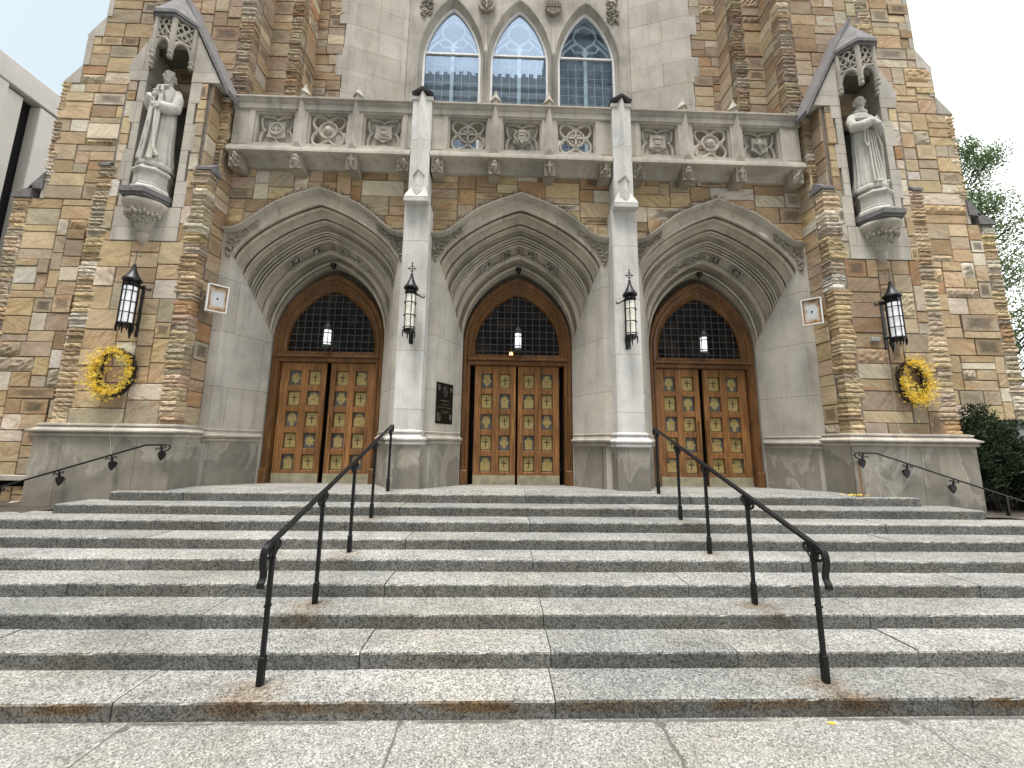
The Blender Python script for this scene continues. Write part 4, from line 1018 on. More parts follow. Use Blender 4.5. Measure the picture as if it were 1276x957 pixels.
    for cxp, kd in zip(cxs, kinds):
        bk = YB + (.2 if kd in ('roundel', 'bird', 'block', 'cross', 'arms') else .48)
        mb = MB(); w, h = .385, .345; cz = 7.855
        for e, ww in ((0.0, .014), (0.035, .014)):
            y = YB + .02 + e
            mb.box(cxp - w - .09 + e, cxp - w + ww + e - .01, y, bk, cz - h - .05, cz + h + .05); mb.box(cxp + w - ww - e + .01, cxp + w + .09 - e, y + .001, bk, cz - h - .05, cz + h + .05)
            mb.box(cxp - w, cxp + w, y + .002, bk, cz + h - ww - e + .01, cz + h + .06); mb.box(cxp - w, cxp + w, y + .003, bk, cz - h - .06, cz - h + ww + e - .01)
        if kd == 'cross!': quat(mb, cxp, cz, YB + .05, w, h, 'cross')
        elif isinstance(kd, int): quat(mb, cxp, cz, YB + .05, w, h, kd)
        else:
            mb.box(cxp - w, cxp + w, YB + .16, YB + .22, cz - h, cz + h); shieldpanel(mb, cxp, cz, YB + .05, w, h, kd)
        mb.build('pierced_panel' if (kd == 'cross!' or isinstance(kd, int)) else 'shield_panel', 'plain', bal, smooth=45)

# ------------------------------------------------------------------ buttresses, towers
def mirror_box(mb, s, x0, x1, y0, y1, z0, z1, b=0.0): mb.box(s * x0, s * x1, y0, y1, z0, z1, b)
def weather(mb, s, x0, x1, yf, yb, z0, z1, lip=0.03):
    """sloping cap over a stepped corner: low at the front, high at the back"""
    p = [(x0 - lip, yf - lip, z0), (x1 + lip * .0, yf - lip, z0), (x1, yb, z0), (x0 - lip, yb, z0), (x0 - lip, yf - lip, z0 + .05), (x1, yf - lip, z0 + .05), (x1, yb, z1), (x0 + .02, yb, z1)]
    mb.hexa([(s * x, y, z) for x, y, z in p])
YBF = 6.45; NX = 6.52
for s in (-1, 1):
    sd0 = 300 + s * 50
    mb = MB(); nrm = (0, -1)
    W_ = lambda x0, x1, y, z0, z1, k, **kw: wall_stones(mb, (0, y), (1, 0), (0, -1), min(s * x0, s * x1), max(s * x0, s * x1), z0, z1, sd0 + k, **kw)
    # front of the buttress below and beside the niche
    W_(5.80, NX - .56, YBF, 5.32, 8.46, 1, hs=(3, 4, 5, 5), wr=(4, 6)); W_(NX + .56, 7.24, YBF, 5.32, 8.46, 2, hs=(3, 4, 5, 5), wr=(4, 6))
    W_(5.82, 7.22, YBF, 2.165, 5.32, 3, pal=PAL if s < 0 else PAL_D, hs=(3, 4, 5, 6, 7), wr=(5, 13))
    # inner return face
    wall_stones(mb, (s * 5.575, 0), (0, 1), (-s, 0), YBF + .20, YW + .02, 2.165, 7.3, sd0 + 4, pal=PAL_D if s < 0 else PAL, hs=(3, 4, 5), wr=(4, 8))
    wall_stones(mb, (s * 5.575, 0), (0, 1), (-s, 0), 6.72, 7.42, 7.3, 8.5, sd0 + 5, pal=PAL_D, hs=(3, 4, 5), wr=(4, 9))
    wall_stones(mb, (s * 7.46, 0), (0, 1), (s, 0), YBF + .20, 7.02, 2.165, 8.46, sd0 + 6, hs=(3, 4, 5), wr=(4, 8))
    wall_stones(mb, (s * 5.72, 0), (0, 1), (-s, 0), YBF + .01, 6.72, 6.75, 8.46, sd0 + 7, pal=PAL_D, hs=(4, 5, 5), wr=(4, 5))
    b_ = mb.build('buttress', ['stone', 'mortar'], church, attrs=True, fix=False)
    mb = MB()
    quoin_column(mb, s * 5.575, YBF, -s, 1, 2.165, 6.70, sd0 + 11); quoin_column(mb, s * 7.46, YBF, s, 1, 2.165, 6.72, sd0 + 12)
    quoin_column(mb, s * 5.575, 6.70, -s, 1, 6.70, 8.44, sd0 + 13, wx=.17, wy=.2); quoin_column(mb, s * 7.46, 6.70, s, 1, 6.70, 7.75, sd0 + 14, wx=.2)
    mb.build('corner_quoins', ['quoin', 'mortar'], b_, attrs=True, fix=False)
    for x0, x1, yf, yb, z0, z1 in ((5.575, 5.80, YBF, 6.72, 6.70, 7.02), (5.575, 5.75, 6.70, 6.90, 8.44, 8.70)):
        mb = MB(); weather(mb, s, x0, x1, yf, yb, z0, z1); mb.build('weathering_cap', 'slate', b_)
    for x0, x1, yf, yb, z0, z1 in ((7.28, 7.46, YBF, 6.72, 6.72, 7.02), (7.28, 7.46, 6.70, 7.0, 7.75, 8.25)):
        p = [(x0, yf - .03, z0), (x1 + .03, yf - .03, z0), (x1 + .03, yb, z0), (x0, yb, z0), (x0, yf - .03, z0 + .05), (x1 + .03, yf - .03, z0 + .05), (x1, yb, z1), (x0, yb, z1)]
        mb = MB(); mb.hexa([(s * x, y, z) for x, y, z in p]); mb.build('weathering_cap', 'slate', b_)
    # core so that no light leaks through
    mb = MB(); mirror_box(mb, s, 5.60, 7.44, 6.98, 8.0, .8, 8.4); mirror_box(mb, s, 5.60, 6.06, YBF + .03, 7.0, 2.2, 6.7); mirror_box(mb, s, 6.98, 7.44, YBF + .03, 7.0, 2.2, 6.7); mirror_box(mb, s, 6.06, 6.98, YBF + .03, 7.0, 2.2, 5.98)
    mirror_box(mb, s, 5.745, 6.06, YBF + .03, 6.98, 6.7, 8.44); mirror_box(mb, s, 6.98, 7.30, YBF + .03, 6.98, 6.7, 8.44)
    mb.build('rubble_core', 'mortar', b_)
    # plinth
    path = [(s * 7.58, 7.1), (s * 7.58, 6.40), (s * 5.50, 6.40), (s * 5.50, 7.0)]
    if s > 0: path = path[::-1]
    mb = MB(); mb.sweep(path, [(.03, .80), (.03, 1.985)]); mb.build('plinth', 'base', b_)
    mb = MB(); mb.sweep(path, [(.03, 1.98), (.055, 1.99), (.065, 2.01), (.06, 2.03), (.045, 2.04), (.075, 2.05), (.10, 2.065), (.10, 2.085), (.06, 2.10), (.02, 2.13), (.012, 2.15), (.03, 2.16), (.025, 2.185), (-.02, 2.195), (-.12, 2.20)]); mb.build('plinth_moulding', 'plain', b_, smooth=35)
    # niche, jambs and gable
    mb = MB(); g = random.Random(sd0)
    z = 5.96; alt = 0
    while z < 8.46:
        h = min(g.uniform(.42, .62), 8.46 - z + .001)
        for e in (-1, 1):
            w = .53 if (alt + (e > 0)) % 2 else .60
            x0, x1 = sorted((NX + e * .40, NX + e * w)); mirror_box(mb, s, x0, x1, YBF - .012, 6.99, z + .002, z + h - .002, .004)
        z += h; alt += 1
    mirror_box(mb, s, NX - .56, NX + .56, YBF - .010, 6.5, 5.33, 5.955, .004)
    for e in (-1, 1):
        pts = [(NX - .93, 8.47), (NX - .40, 8.47), (NX - .40, 9.50)] if e < 0 else [(NX + .40, 8.47), (NX + .72, 8.47), (NX + .76, 8.80), (NX + .40, 9.52)]
        pts = [(s * x, z) for x, z in pts]
        mb.prism(pts, YBF - .012, 7.0)
    pts = [(NX - .40, 9.22), (NX + .40, 9.22), (NX + .40, 9.50), (NX, 10.30), (NX - .40, 9.50)]
    mb.prism([(s * x, z) for x, z in pts], YBF - .010, 7.0)
    gb = mb.build('niche_surround', 'lime', b_)
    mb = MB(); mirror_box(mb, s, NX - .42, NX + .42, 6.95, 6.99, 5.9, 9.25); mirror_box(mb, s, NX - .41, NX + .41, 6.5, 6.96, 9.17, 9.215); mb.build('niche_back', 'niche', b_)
    mb = MB()
    p0 = Vector((NX - 1.10, 8.22)); p1 = Vector((NX, 10.36)); mb.prism([(s * v[0], v[1]) for v in ((p0.x, p0.y), (p1.x, p1.y), (p1.x, p1.y + .12), (p0.x - .02, p0.y + .09))], YBF - .05, 7.0)
    p0 = Vector((NX + .78, 8.80)); 0 and mb.prism([(s * v[0], v[1]) for v in ((p0.x, p0.y), (p1.x, p1.y - .03), (p1.x, p1.y + .10), (p0.x + .02, p0.y + .05))], YBF - .03, 7.0)
    mb.build('gable_coping', 'slate', b_)
    # canopy
    mb = MB(); CV = ((NX - .355, 6.43), (NX - .155, 6.21), (NX + .155, 6.21), (NX + .355, 6.43))
    sx = lambda p, z: (s * p[0], p[1], z)
    for p in CV:
        mb.tube([sx(p, 8.76), sx(p, 8.80), sx(p, 9.62)], [.030, .042, .042], 8); mb.ico(sx(p, 8.74), .052, (1, 1, .9))
        mb.lathe([(.044, -.02), (.054, 0), (.044, .02)], sx(p, 8.82), 8)
    for p, q in zip(CV[:-1], CV[1:]):
        at = lambda u, z: (s * (p[0] + (q[0] - p[0]) * u), p[1] + (q[1] - p[1]) * u, z)
        arch = [(0.02, 8.82), (.06, 8.95), (.16, 9.05), (.32, 9.11), (.5, 9.13), (.68, 9.11), (.84, 9.05), (.94, 8.95), (.98, 8.82)]
        mb.tube([at(*k) for k in arch], .028, 6); mb.tube([at(0.0, 9.16), at(.5, 9.145), at(1, 9.16)], .022, 6)
        for cu, cz, r in ((.5, 9.475, .065), (.5, 9.255, .055), (.31, 9.365, .062), (.69, 9.365, .062)):
            ru = r / .40
            mb.tube([at(cu + ru * cos(k * pi / 6), cz + r * sin(k * pi / 6)) for k in range(13)], .016, 6)
        mb.tube([at(.08, 9.17), at(.2, 9.23), at(.33, 9.28)], .017, 6); mb.tube([at(.92, 9.17), at(.8, 9.23), at(.67, 9.28)], .017, 6)
        mb.tube([at(.1, 9.56), at(.25, 9.48), at(.42, 9.54)], .015, 6); mb.tube([at(.9, 9.56), at(.75, 9.48), at(.58, 9.54)], .015, 6)
    for p in (CV[0], CV[3]): mb.box(s * (p[0] - .03), s * (p[0] + .03), 6.43, 6.50, 8.88, 9.60)
    cn = mb.build('niche_canopy', 'plain', b_, smooth=40)
    mb = MB(); o = .07
    ring = [(CV[0][0] - o, 6.60), (CV[0][0] - o, 6.41), (CV[1][0] - .03, 6.13), (CV[2][0] + .03, 6.13), (CV[3][0] + o, 6.41), (CV[3][0] + o, 6.60)]
    ring = [(s * x, y) for x, y in ring]
    mb.vprism(ring if s > 0 else ring[::-1], 9.60, 9.66); mb.vprism([(s * NX + (x - s * NX) * .95, 6.7 + (y - 6.7) * .95) for x, y in (ring if s > 0 else ring[::-1])], 9.545, 9.598)
    ap = (s * NX, 6.50, 10.46)
    for a, b in zip(ring[:-1], ring[1:]): mb.poly([(a[0], a[1], 9.662), (b[0], b[1], 9.662), ap])
    mb.build('canopy_roof', 'slate', cn)
    # pedestal
    mb = MB(); ring = [(NX - .37, 6.70), (NX - .37, 6.42), (NX - .20, 6.09), (NX + .20, 6.09), (NX + .37, 6.42), (NX + .37, 6.70)]
    ring = [(s * x, y) for x, y in ring]
    if s < 0: ring = ring[::-1]
    mb.vprism(ring, 6.03, 6.12); mb.vprism([(s * NX + (x - s * NX) * .93, 6.6 + (y - 6.6) * .93) for x, y in ring], 5.985, 6.03)
    pd = mb.build('statue_pedestal', 'slate', b_)
    mb = MB(); prof = [(.03, 5.24), (.06, 5.27), (.09, 5.34), (.10, 5.43), (.08, 5.455), (.11, 5.48), (.15, 5.56), (.20, 5.66), (.25, 5.77), (.285, 5.84), (.33, 5.87), (.35, 5.915), (.34, 5.955), (.30, 5.985)]
    mb.lathe([(r, z) for r, z in prof], (s * NX, 6.46, 0), 24)
    for k in range(9):
        a = pi * 1.14 + (k % 5) * pi * .18 + (.09 if k > 4 else 0); rr = .245 if k < 5 else .18; zz = 5.74 if k < 5 else 5.62
        Rm = Matrix.Rotation(a - pi / 2, 3, 'Z') @ Matrix.Rotation(-.55, 3, 'X')
        rb = .27 if k < 5 else .185; sc_ = 1 if k < 5 else .75
        for q in (-1, 0, 1): mb.ico((s * NX + rb * cos(a + q * .17), 6.46 + rb * sin(a + q * .17), zz + .02 - .035 * abs(q)), .05 * sc_, (.55, .7, 1.25 if q == 0 else .9), Rm)
        mb.ico((s * NX + (rb - .045) * cos(a), 6.46 + (rb - .045) * sin(a), zz - .06), .03 * sc_, (.8, .8, 1.4), Rm)
    mb.build('corbel_bowl', 'plain', pd, smooth=50)
    mb = MB(); mb.lathe([(.30, 6.122), (.30, 6.20), (.265, 6.25), (.27, 6.27), (.25, 6.29), (.25, 6.48), (.27, 6.50), (.29, 6.53), (.28, 6.565), (.25, 6.59), (.24, 6.62)], (s * NX, 6.45, 0), 8)
    mb.build('pedestal_drum', 'statue', pd)
    # outer wing
    mb = MB()
    W_(7.30, 9.24, 7.0, .80, 6.42, 21, hs=(2, 3, 4, 5, 5), wr=(4, 12)); W_(7.30, 9.05, 7.0, 6.42, 8.92, 22, hs=(2, 3, 4, 5)); W_(7.30, 8.78, 7.0, 8.92, 10.02, 23, hs=(2, 3, 4, 5)); W_(6.9, 8.50, 7.0, 10.02, 14.0, 24, hs=(2, 3, 4, 5))
    wall_stones(mb, (s * 9.5, 0), (0, 1), (s, 0), 7.22, 10, .8, 6.4, sd0 + 25)
    wg = mb.build('side_wall', ['stone', 'mortar'], church, attrs=True, fix=False)
    mb = MB(); quoin_column(mb, s * 9.5, 7.0, s, 1, .8, 6.42, sd0 + 31, wx=.26); quoin_column(mb, s * 9.06, 7.0, s, 1, 6.75, 8.92, sd0 + 32, wx=.12)
    mb.build('corner_quoins', ['quoin', 'mortar'], wg, attrs=True, fix=False)
    mb = MB()
    for (xo, xi, z0, z1) in ((9.55, 9.20, 6.42, 6.66), (9.26, 9.02, 6.60, 6.95)):
        p = [(xi, 6.96, z0), (xo, 6.96, z0), (xo, 10, z0), (xi, 10, z0), (xi, 6.96, z1), (xo, 6.96, z0 + .05), (xo, 10, z0 + .05), (xi, 10, z1)]
        mb.hexa([(s * x, y, z) for x, y, z in p])
    mb.build('weathering_cap', 'slate', wg)
    mb = MB(); mirror_box(mb, s, 8.99, 9.055, 6.985, 7.2, 6.42, 6.80)
    for (xo, xi, z0, z1) in ((9.08, 8.76, 8.92, 9.34), (8.80, 8.48, 10.02, 10.5)):
        p = [(xi, 6.985, z0), (xo, 6.985, z0), (xo, 10, z0), (xi, 10, z0), (xi, 6.985, z1), (xo - .01, 6.985, z0 + .03), (xo - .01, 10, z0 + .03), (xi, 10, z1)]
        mb.hexa([(s * x, y, z) for x, y, z in p])
    mirror_box(mb, s, 8.66, 8.78, 6.985, 7.2, 9.34, 10.02); mirror_box(mb, s, 8.40, 8.50, 6.985, 7.2, 10.5, 14)
    mirror_box(mb, s, 7.3, 9.48, 7.03, 10, .5, 6.42); mirror_box(mb, s, 7.3, 9.03, 7.03, 10, 6.42, 8.92); mirror_box(mb, s, 7.3, 8.76, 7.03, 10, 8.92, 10.02); mirror_box(mb, s, 5.6, 8.48, 7.03, 10, 8.3, 14)
    mb.build('limestone_dressing', 'lime', wg)
    # tower faces stepping back to the window
    mb = MB()
    W_(5.70, 7.14, 6.85, 8.3, 14.0, 41, hs=(2, 3, 4, 5, 5), pal=PAL_D); W_(5.03, 5.46, 7.4, 7.3, 14.0, 42, hs=(3, 4, 5), wr=(4, 7), pal=PAL_D); W_(4.16, 4.82, 8.0, 7.3, 14.2, 43, hs=(3, 4, 4), wr=(4, 9), pal=PAL_D)
    wall_stones(mb, (s * 5.44, 0), (0, 1), (-s, 0), 7.05, 7.42, 8.3, 14.0, sd0 + 44, pal=PAL_D, hs=(3, 4, 5), wr=(4, 6))
    wall_stones(mb, (s * 4.80, 0), (0, 1), (-s, 0), 7.58, 8.02, 7.3, 14.0, sd0 + 45, pal=PAL_D, hs=(3, 4, 5), wr=(4, 7))
    tw_ = mb.build('tower_wall', ['stone', 'mortar'], church, attrs=True, fix=False)
    mb = MB(); quoin_column(mb, s * 5.44, 6.85, -s, 1, 8.3, 14, sd0 + 51, pal=PAL_D); quoin_column(mb, s * 4.80, 7.40, -s, 1, 7.3, 14, sd0 + 52, pal=PAL_D, wx=.24, wy=.18); quoin_column(mb, s * 7.40, 6.85, s, 1, 8.3, 14, sd0 + 53, wx=.24)
    mb.build('corner_quoins', ['quoin', 'mortar'], tw_, attrs=True, fix=False)
    # limestone reveal of the great window, toothed into the stone
    mb = MB(); g = random.Random(sd0 + 60); z = 7.3; k = 0
    while z < 14.2:
        h = g.uniform(.5, .8); xo = 4.30 if k % 2 else 4.14
        p = [(xo, 7.985), (4.0, 7.985), (2.78, 8.34), (2.78, 8.5), (xo, 8.5)]; p = [(s * x, y) for x, y in p]
        mb.vprism(p if s < 0 else p[::-1], z + .0015, z + h - .0015); z += h; k += 1
    mb.build('window_reveal', 'lime', tw_)

# ------------------------------------------------------------------ great window
WY = 8.5; WS = 1.69
def wcurve(h, ap, th, s=11.45):
    a = abs(th) * pi / 2; u = (sin(a) ** 2) ** (1 / 1.3); zf = max(0, cos(a) ** 2) ** (1 / 1.75)
    return (1 if th >= 0 else -1) * h * u, s + (ap - s) * zf
N = 32; ths = [-1 + 2 * i / N for i in range(N + 1)]
mb = MB()
for k in (-1, 0, 1):
    cx = k * WS; rows = []
    for (e, y) in ((.135, 8.36), (.12, 8.34), (.09, 8.345), (.075, 8.39), (.05, 8.43), (.035, 8.435), (.015, 8.46), (.0, 8.47), (0.0, 8.60)):
        pts = [(-(.72 + e), 7.3)] + [wcurve(.72 + e, 12.98 + e * 1.7, th) for th in ths] + [(.72 + e, 7.3)]
        rows.append([mb.vert((cx + x, y, z)) for x, z in pts])
    for r in range(len(rows) - 1):
        for i in range(len(rows[0]) - 1): mb.face([rows[r][i], rows[r][i + 1], rows[r + 1][i + 1], rows[r + 1][i]])
    top = [mb.vert((cx + mb.v[i][0] - cx if False else mb.v[i][0], 8.362, 14.2)) for i in rows[0]]
    for i in range(len(top) - 1):
        mb.face([rows[0][i], rows[0][i + 1], top[i + 1], top[i]])
mb.box(-2.80, -2.535, 8.364, 8.6, 7.3, 14.2); mb.box(2.535, 2.80, 8.363, 8.6, 7.3, 14.2)
ww = mb.build('window_wall', 'plain', church, smooth=35)
mb = MB()
for x in (-.845, .845): mb.lathe([(.05, 7.3), (.05, 11.5), (.06, 11.52), (.045, 11.6), (.03, 12.3)], (x, 8.345, 0), 10)
mb.build('mullion_shaft', 'plain', ww, smooth=40)
for si, x in enumerate((-.845, .845)):
    mb = MB(); sh = [(-.21, .22), (-.21, -.05), (-.14, -.17), (0, -.24), (.14, -.17), (.21, -.05), (.21, .22)]
    mb.prism([(x + a, 12.92 + b) for a, b in sh], 8.27, 8.37); g = random.Random(si + 3)
    if si == 0:
        mb.box(x - .02, x + .02, 8.235, 8.28, 12.73, 13.1, .008); mb.box(x - .13, x + .13, 8.236, 8.28, 13.04, 13.07)
        for e in (-1, 1): mb.tube([(x, 8.255, 12.78), (x + e * .09, 8.25, 12.88), (x + e * .14, 8.25, 13.0), (x + e * .08, 8.25, 13.05)], .018, 6); mb.tube([(x, 8.255, 12.9), (x + e * .07, 8.25, 12.98)], .016, 6)
    else:
        mb.box(x - .19, x + .19, 8.25, 8.28, 12.89, 12.905); mb.box(x - .19, x + .19, 8.251, 8.28, 12.975, 12.99)
        for r, n in ((13.06, 4), (12.93, 8), (12.81, 3)):
            for k in range(n):
                xx = x + (k - (n - 1) / 2) * (.08 if n < 8 else .042); mb.box(xx - .014, xx + .014, 8.245, 8.28, r - .02, r + .02, .004)
    mb.build('shield_carving', 'carve', ww)
for sx_, x in ((-1, -2.36), (1, 2.36)):
    mb = MB(); g = random.Random(9 + sx_)
    for k in range(60): mb.ico((x + g.uniform(-.15, .15), 8.35 - g.uniform(0, .02), 12.75 + g.uniform(-.2, .55) + .0), g.uniform(.02, .045), (1, .7, 1), Matrix.Rotation(g.uniform(0, 3), 3, 'Y'))
    mb.build('leaf_carving', 'carve', ww, smooth=60)
for k in (-1, 0, 1):
    cx = k * WS
    mb = MB(); rows = []
    for (e, y) in ((.0, 8.50), (0.0, 8.475), (-.05, 8.475), (-.05, 8.54)):
        pts = [(-(.72 + e), 7.5)] + [wcurve(.72 + e, 12.98 + e * 1.9, th) for th in ths] + [(.72 + e, 7.5)]
        rows.append([mb.vert((cx + x, y, z)) for x, z in pts])
    for r in range(3):
        for i in range(len(rows[0]) - 1): mb.face([rows[r][i], rows[r][i + 1], rows[r + 1][i + 1], rows[r + 1][i]])
    mb.box(cx - .67, cx + .67, 8.48, 8.53, 11.615, 11.66)
    wf = mb.build('window', 'wframe', church)
    mb = MB(); pts = [(-.675, 7.5)] + [wcurve(.675, 12.89, th) for th in ths] + [(.675, 7.5)]
    mb.poly([(cx + x, 8.515, z) for x, z in pts]); mb.build('pane', 'storm', wf)
    mb = MB()
    T = lambda pts, r=.028: mb.tube([(cx + x, 8.60, z) for x, z in pts], r, 6, caps=False)
    mb.box(cx - .045, cx + .045, 8.57, 8.63, 7.5, 11.75)
    T([(0, 11.70), (.0, 12.02)], .035)
    for x in (-.44, -.24, .24, .44): mb.box(cx + x - .006, cx + x + .006, 8.605, 8.615, 7.5, 11.6)
    for k in range(16): mb.box(cx - .66, cx + .66, 8.616, 8.622, 7.62 + k * .255 - .004, 7.62 + k * .255 + .004)
    for e in (-1, 1):
        T([(0, 12.02), (e * .10, 12.12), (e * .22, 12.2), (e * .30, 12.36), (e * .26, 12.54), (e * .12, 12.66), (0, 12.72)]); T([(e * .26, 12.54), (e * .20, 12.72), (e * .06, 12.84)], .02)
        T([(e * .64, 11.75), (e * .52, 11.95), (e * .36, 12.1), (e * .24, 12.2)]); T([(e * .64, 11.95), (e * .50, 12.15), (e * .34, 12.32)], .022)
        T([(0, 12.0), (e * .12, 11.93), (e * .28, 11.95), (e * .36, 12.08)], .022); T([(0, 11.98), (e * .07, 11.90), (0, 11.80)], .022); T([(e * .65, 11.98), (e * .58, 11.88), (e * .65, 11.78)], .022)
    mb.build('tracery', 'trac', wf, smooth=50)
    mb = MB(); pts = [(-.72, 7.5)] + [wcurve(.72, 12.97, th) for th in ths] + [(.72, 7.5)]
    mb.poly([(cx + x, 8.66, z) for x, z in pts]); mb.build('stained_glass', 'stained', wf)
mb = MB(); mb.box(-4.2, 4.2, 8.68, 9.2, 7.2, 14.2); mb.build('nave_wall', 'mortar', church)
mb = MB(); mb.box(-5.5, 5.5, 8.11, 8.7, .9, 7.13); mb.build('porch_back_wall', 'mortar', church)

# small openings low on the side walls
mb = MB(); mb.box(-9.3, -8.16, 6.93, 7.0, 1.245, 1.335, .01); mb.build('window_sill', 'lime', church)
mb = MB(); mb.box(-9.3, -8.2, 6.985, 7.0, 1.15, 1.243); mb.build('dark_slot', 'gap', church)
mb = MB(); mb.box(-9.4, -8.02, 6.70, 7.0, .5, .905, .015); mb.build('low_kerb', 'white', church)
mb = MB()
mb.box(8.86, 9.50, 6.93, 7.0, 2.40, 2.49, .01); mb.box(9.41, 9.50, 6.931, 7.0, 1.0, 2.398, .01); mb.box(8.86, 8.93, 6.932, 7.0, 1.0, 2.398, .01)
wf = mb.build('window', 'iron', church); mb = MB(); mb.box(8.93, 9.41, 6.965, 6.99, 1.0, 2.40); mb.build('pane', 'pane', wf)

# ------------------------------------------------------------------ statues
def remesh(o, vox, sm=2):
    md = o.modifiers.new('r', 'REMESH'); md.mode = 'VOXEL'; md.voxel_size = vox; md.use_smooth_shade = True
    ms = o.modifiers.new('s', 'SMOOTH'); ms.iterations = sm; ms.factor = 0.3
    dg = bpy.context.evaluated_depsgraph_get(); me = bpy.data.meshes.new_from_object(o.evaluated_get(dg)); o.modifiers.clear()
    old = o.data; o.data = me; bpy.data.meshes.remove(old)
    me.polygons.foreach_set('use_smooth', [True] * len(me.polygons))
def statue(kind, turn):
    mb = MB(); g = random.Random(kind)
    prof = [(0.0, .255, .22), (.06, .26, .225), (.25, .235, .20), (.55, .22, .18), (.85, .215, .17), (1.02, .205, .16), (1.12, .205, .16), (1.25, .22, .165), (1.36, .225, .155), (1.43, .205, .135), (1.48, .14, .11), (1.52, .085, .085), (1.57, .062, .066), (1.62, .062, .066)]
    n = 72; rings = []
    fr = [(g.uniform(5, 16), g.uniform(0, 6.28), g.uniform(.4, 1)) for _ in range(4)]
    for i, (z, rx, ry) in enumerate([(prof[k][0] + (prof[k + 1][0] - prof[k][0]) * t / 4,) + tuple(prof[k][q] + (prof[k + 1][q] - prof[k][q]) * t / 4 for q in (1, 2)) for k in range(len(prof) - 1) for t in range(4)] + [prof[-1]]):
        am = max(0.0, 0.12 * (1 - z / 1.2)) + 0.03 * (z < 1.30)
        ring = []
        for k in range(n):
            a = 2 * pi * k / n
            f = sum(w * abs(cos(q * .5 * a + ph + .5 * z)) for q, ph, w in fr) / 2.2 - .5
            f2 = abs(cos(9 * a + .4 * sin(3 * z))) - .5
            r = 1 + am * (f * 1.2 + f2 * 1.1)
            ring.append(mb.vert((rx * r * cos(a), ry * r * sin(a) + 0.02, z)))
        rings.append(ring)
    for i in range(len(rings) - 1):
        for k in range(n): mb.face([rings[i][k], rings[i][(k + 1) % n], rings[i + 1][(k + 1) % n], rings[i + 1][k]])
    mb.face(rings[0][::-1]); mb.face(rings[-1])
    # standing block and shoes
    mb.lathe([(.30, -.07), (.31, -.05), (.31, .0), (.27, .03)], (0, 0.02, 0), 10)
    for e in (-1, 1): mb.ico((e * .09, -.22, .03), .07, (.8, 1.5, .6))
    # head
    H = Matrix.Rotation(turn, 3, 'Z') @ Matrix.Rotation(radians(6), 3, 'X'); hc = Vector((0, -.005, 1.705))
    hp = lambda x, y, z: tuple(hc + H @ Vector((x, y, z)))
    hi = lambda x, y, z, r, sc=(1, 1, 1), sub=2: mb.ico(hp(x, y, z), r, sc, H, sub)
    hi(0, 0, .02, .1, (.80, 1.0, 1.18)); hi(0, -.03, -.05, .075, (.82, .95, 1.0))
    hi(0, -.105, -.005, .017, (.8, 1.2, 1.9)); hi(0, -.112, -.025, .017, (1.1, 1, .8))
    hi(-.032, -.088, .035, .022, (1.4, .6, .5)); hi(.032, -.088, .035, .022, (1.4, .6, .5)); hi(-.032, -.082, .012, .013); hi(.032, -.082, .012, .013)
    hi(-.048, -.065, -.02, .022); hi(.048, -.065, -.02, .022); hi(0, -.098, -.06, .018, (1.5, .7, .35)); hi(0, -.096, -.072, .016, (1.3, .7, .4))
    hi(-.082, 0, 0, .025, (.5, .9, 1.3)); hi(.082, 0, 0, .025, (.5, .9, 1.3))
    for k in range(10 if kind == 1 else 26):
        a = g.uniform(-1.2, 1.2); hi(.075 * sin(a), -.085 * cos(a) + .012, -.085 - g.uniform(0, .045 if kind == 1 else .07), g.uniform(.015, .026), (1, 1, 1.3), 1)
    for k in range(34):
        a = g.uniform(.9, 5.4) + (pi / 2) - pi / 2; zz = g.uniform(-.06, .05) if kind == 2 else g.uniform(-.06, .12)
        r = .092 if zz < .06 else .07; hi(r * .86 * sin(a), -r * 1.05 * cos(a), zz, g.uniform(.02, .03), (1, 1, 1.3), 1)
    # arms
    def arm(pts, rr, hand, hd):
        mb.tube(pts, rr, 12)
        p = Vector(hand); d = Vector(hd).normalized(); up = Vector((0, -.2, 1)).normalized(); sd = d.cross(up).normalized()
        mb.ico(tuple(p), .045, (1.1, .6, .9))
        for k in range(4):
            b = p + d * .03 + up * (.026 - .018 * k); l = (.075, .082, .078, .062)[k]
            mb.tube([tuple(b), tuple(b + d * l * .55 - sd * .006), tuple(b + d * l - sd * .0 + Vector((0, .012, -.006)))], [.0125, .0115, .009], 6)
        mb.tube([tuple(p + up * .02), tuple(p + up * .055 + d * .025), tuple(p + up * .07 + d * .05)], [.014, .012, .009], 6)
    if kind == 1:
        arm([(-.20, .02, 1.40), (-.27, .0, 1.26), (-.275, -.04, 1.13), (-.22, -.13, 1.14), (-.12, -.19, 1.21), (-.10, -.2, 1.225)], [.075, .082, .09, .085, .08, .06], (-.055, -.215, 1.245), (1, .1, .15))
        arm([(.20, .02, 1.40), (.275, -.01, 1.24), (.28, -.05, 1.06), (.22, -.15, .99), (.13, -.20, 1.0), (.115, -.205, 1.0)], [.075, .085, .095, .10, .095, .065], (.065, -.22, 1.0), (-1, .1, 0))
        mb.box(-.075, .075, -.235, -.15, 1.03, 1.09, .01); mb.box(.01, .11, -.225, -.15, 1.30, 1.325, .006); mb.box(-.10, -.03, -.22, -.15, 1.31, 1.335, .006)
        for x in (-.10, -.05, .055, .10): mb.tube([(x * .6, -.165, 1.42), (x, -.195, 1.2), (x * 1.1, -.20, .8), (x * 1.25, -.225, .3), (x * 1.3, -.25, .03)], [.014, .02, .022, .026, .03], 6)
        mb.tube([(.02, -.2, .95), (.06, -.21, .6), (.15, -.24, .22), (.20, -.2, .1)], [.02, .028, .03, .04], 6)
        mb.tube([(-.12, -.10, 1.47), (0, -.15, 1.43), (.12, -.10, 1.47)], .03, 8)
    else:
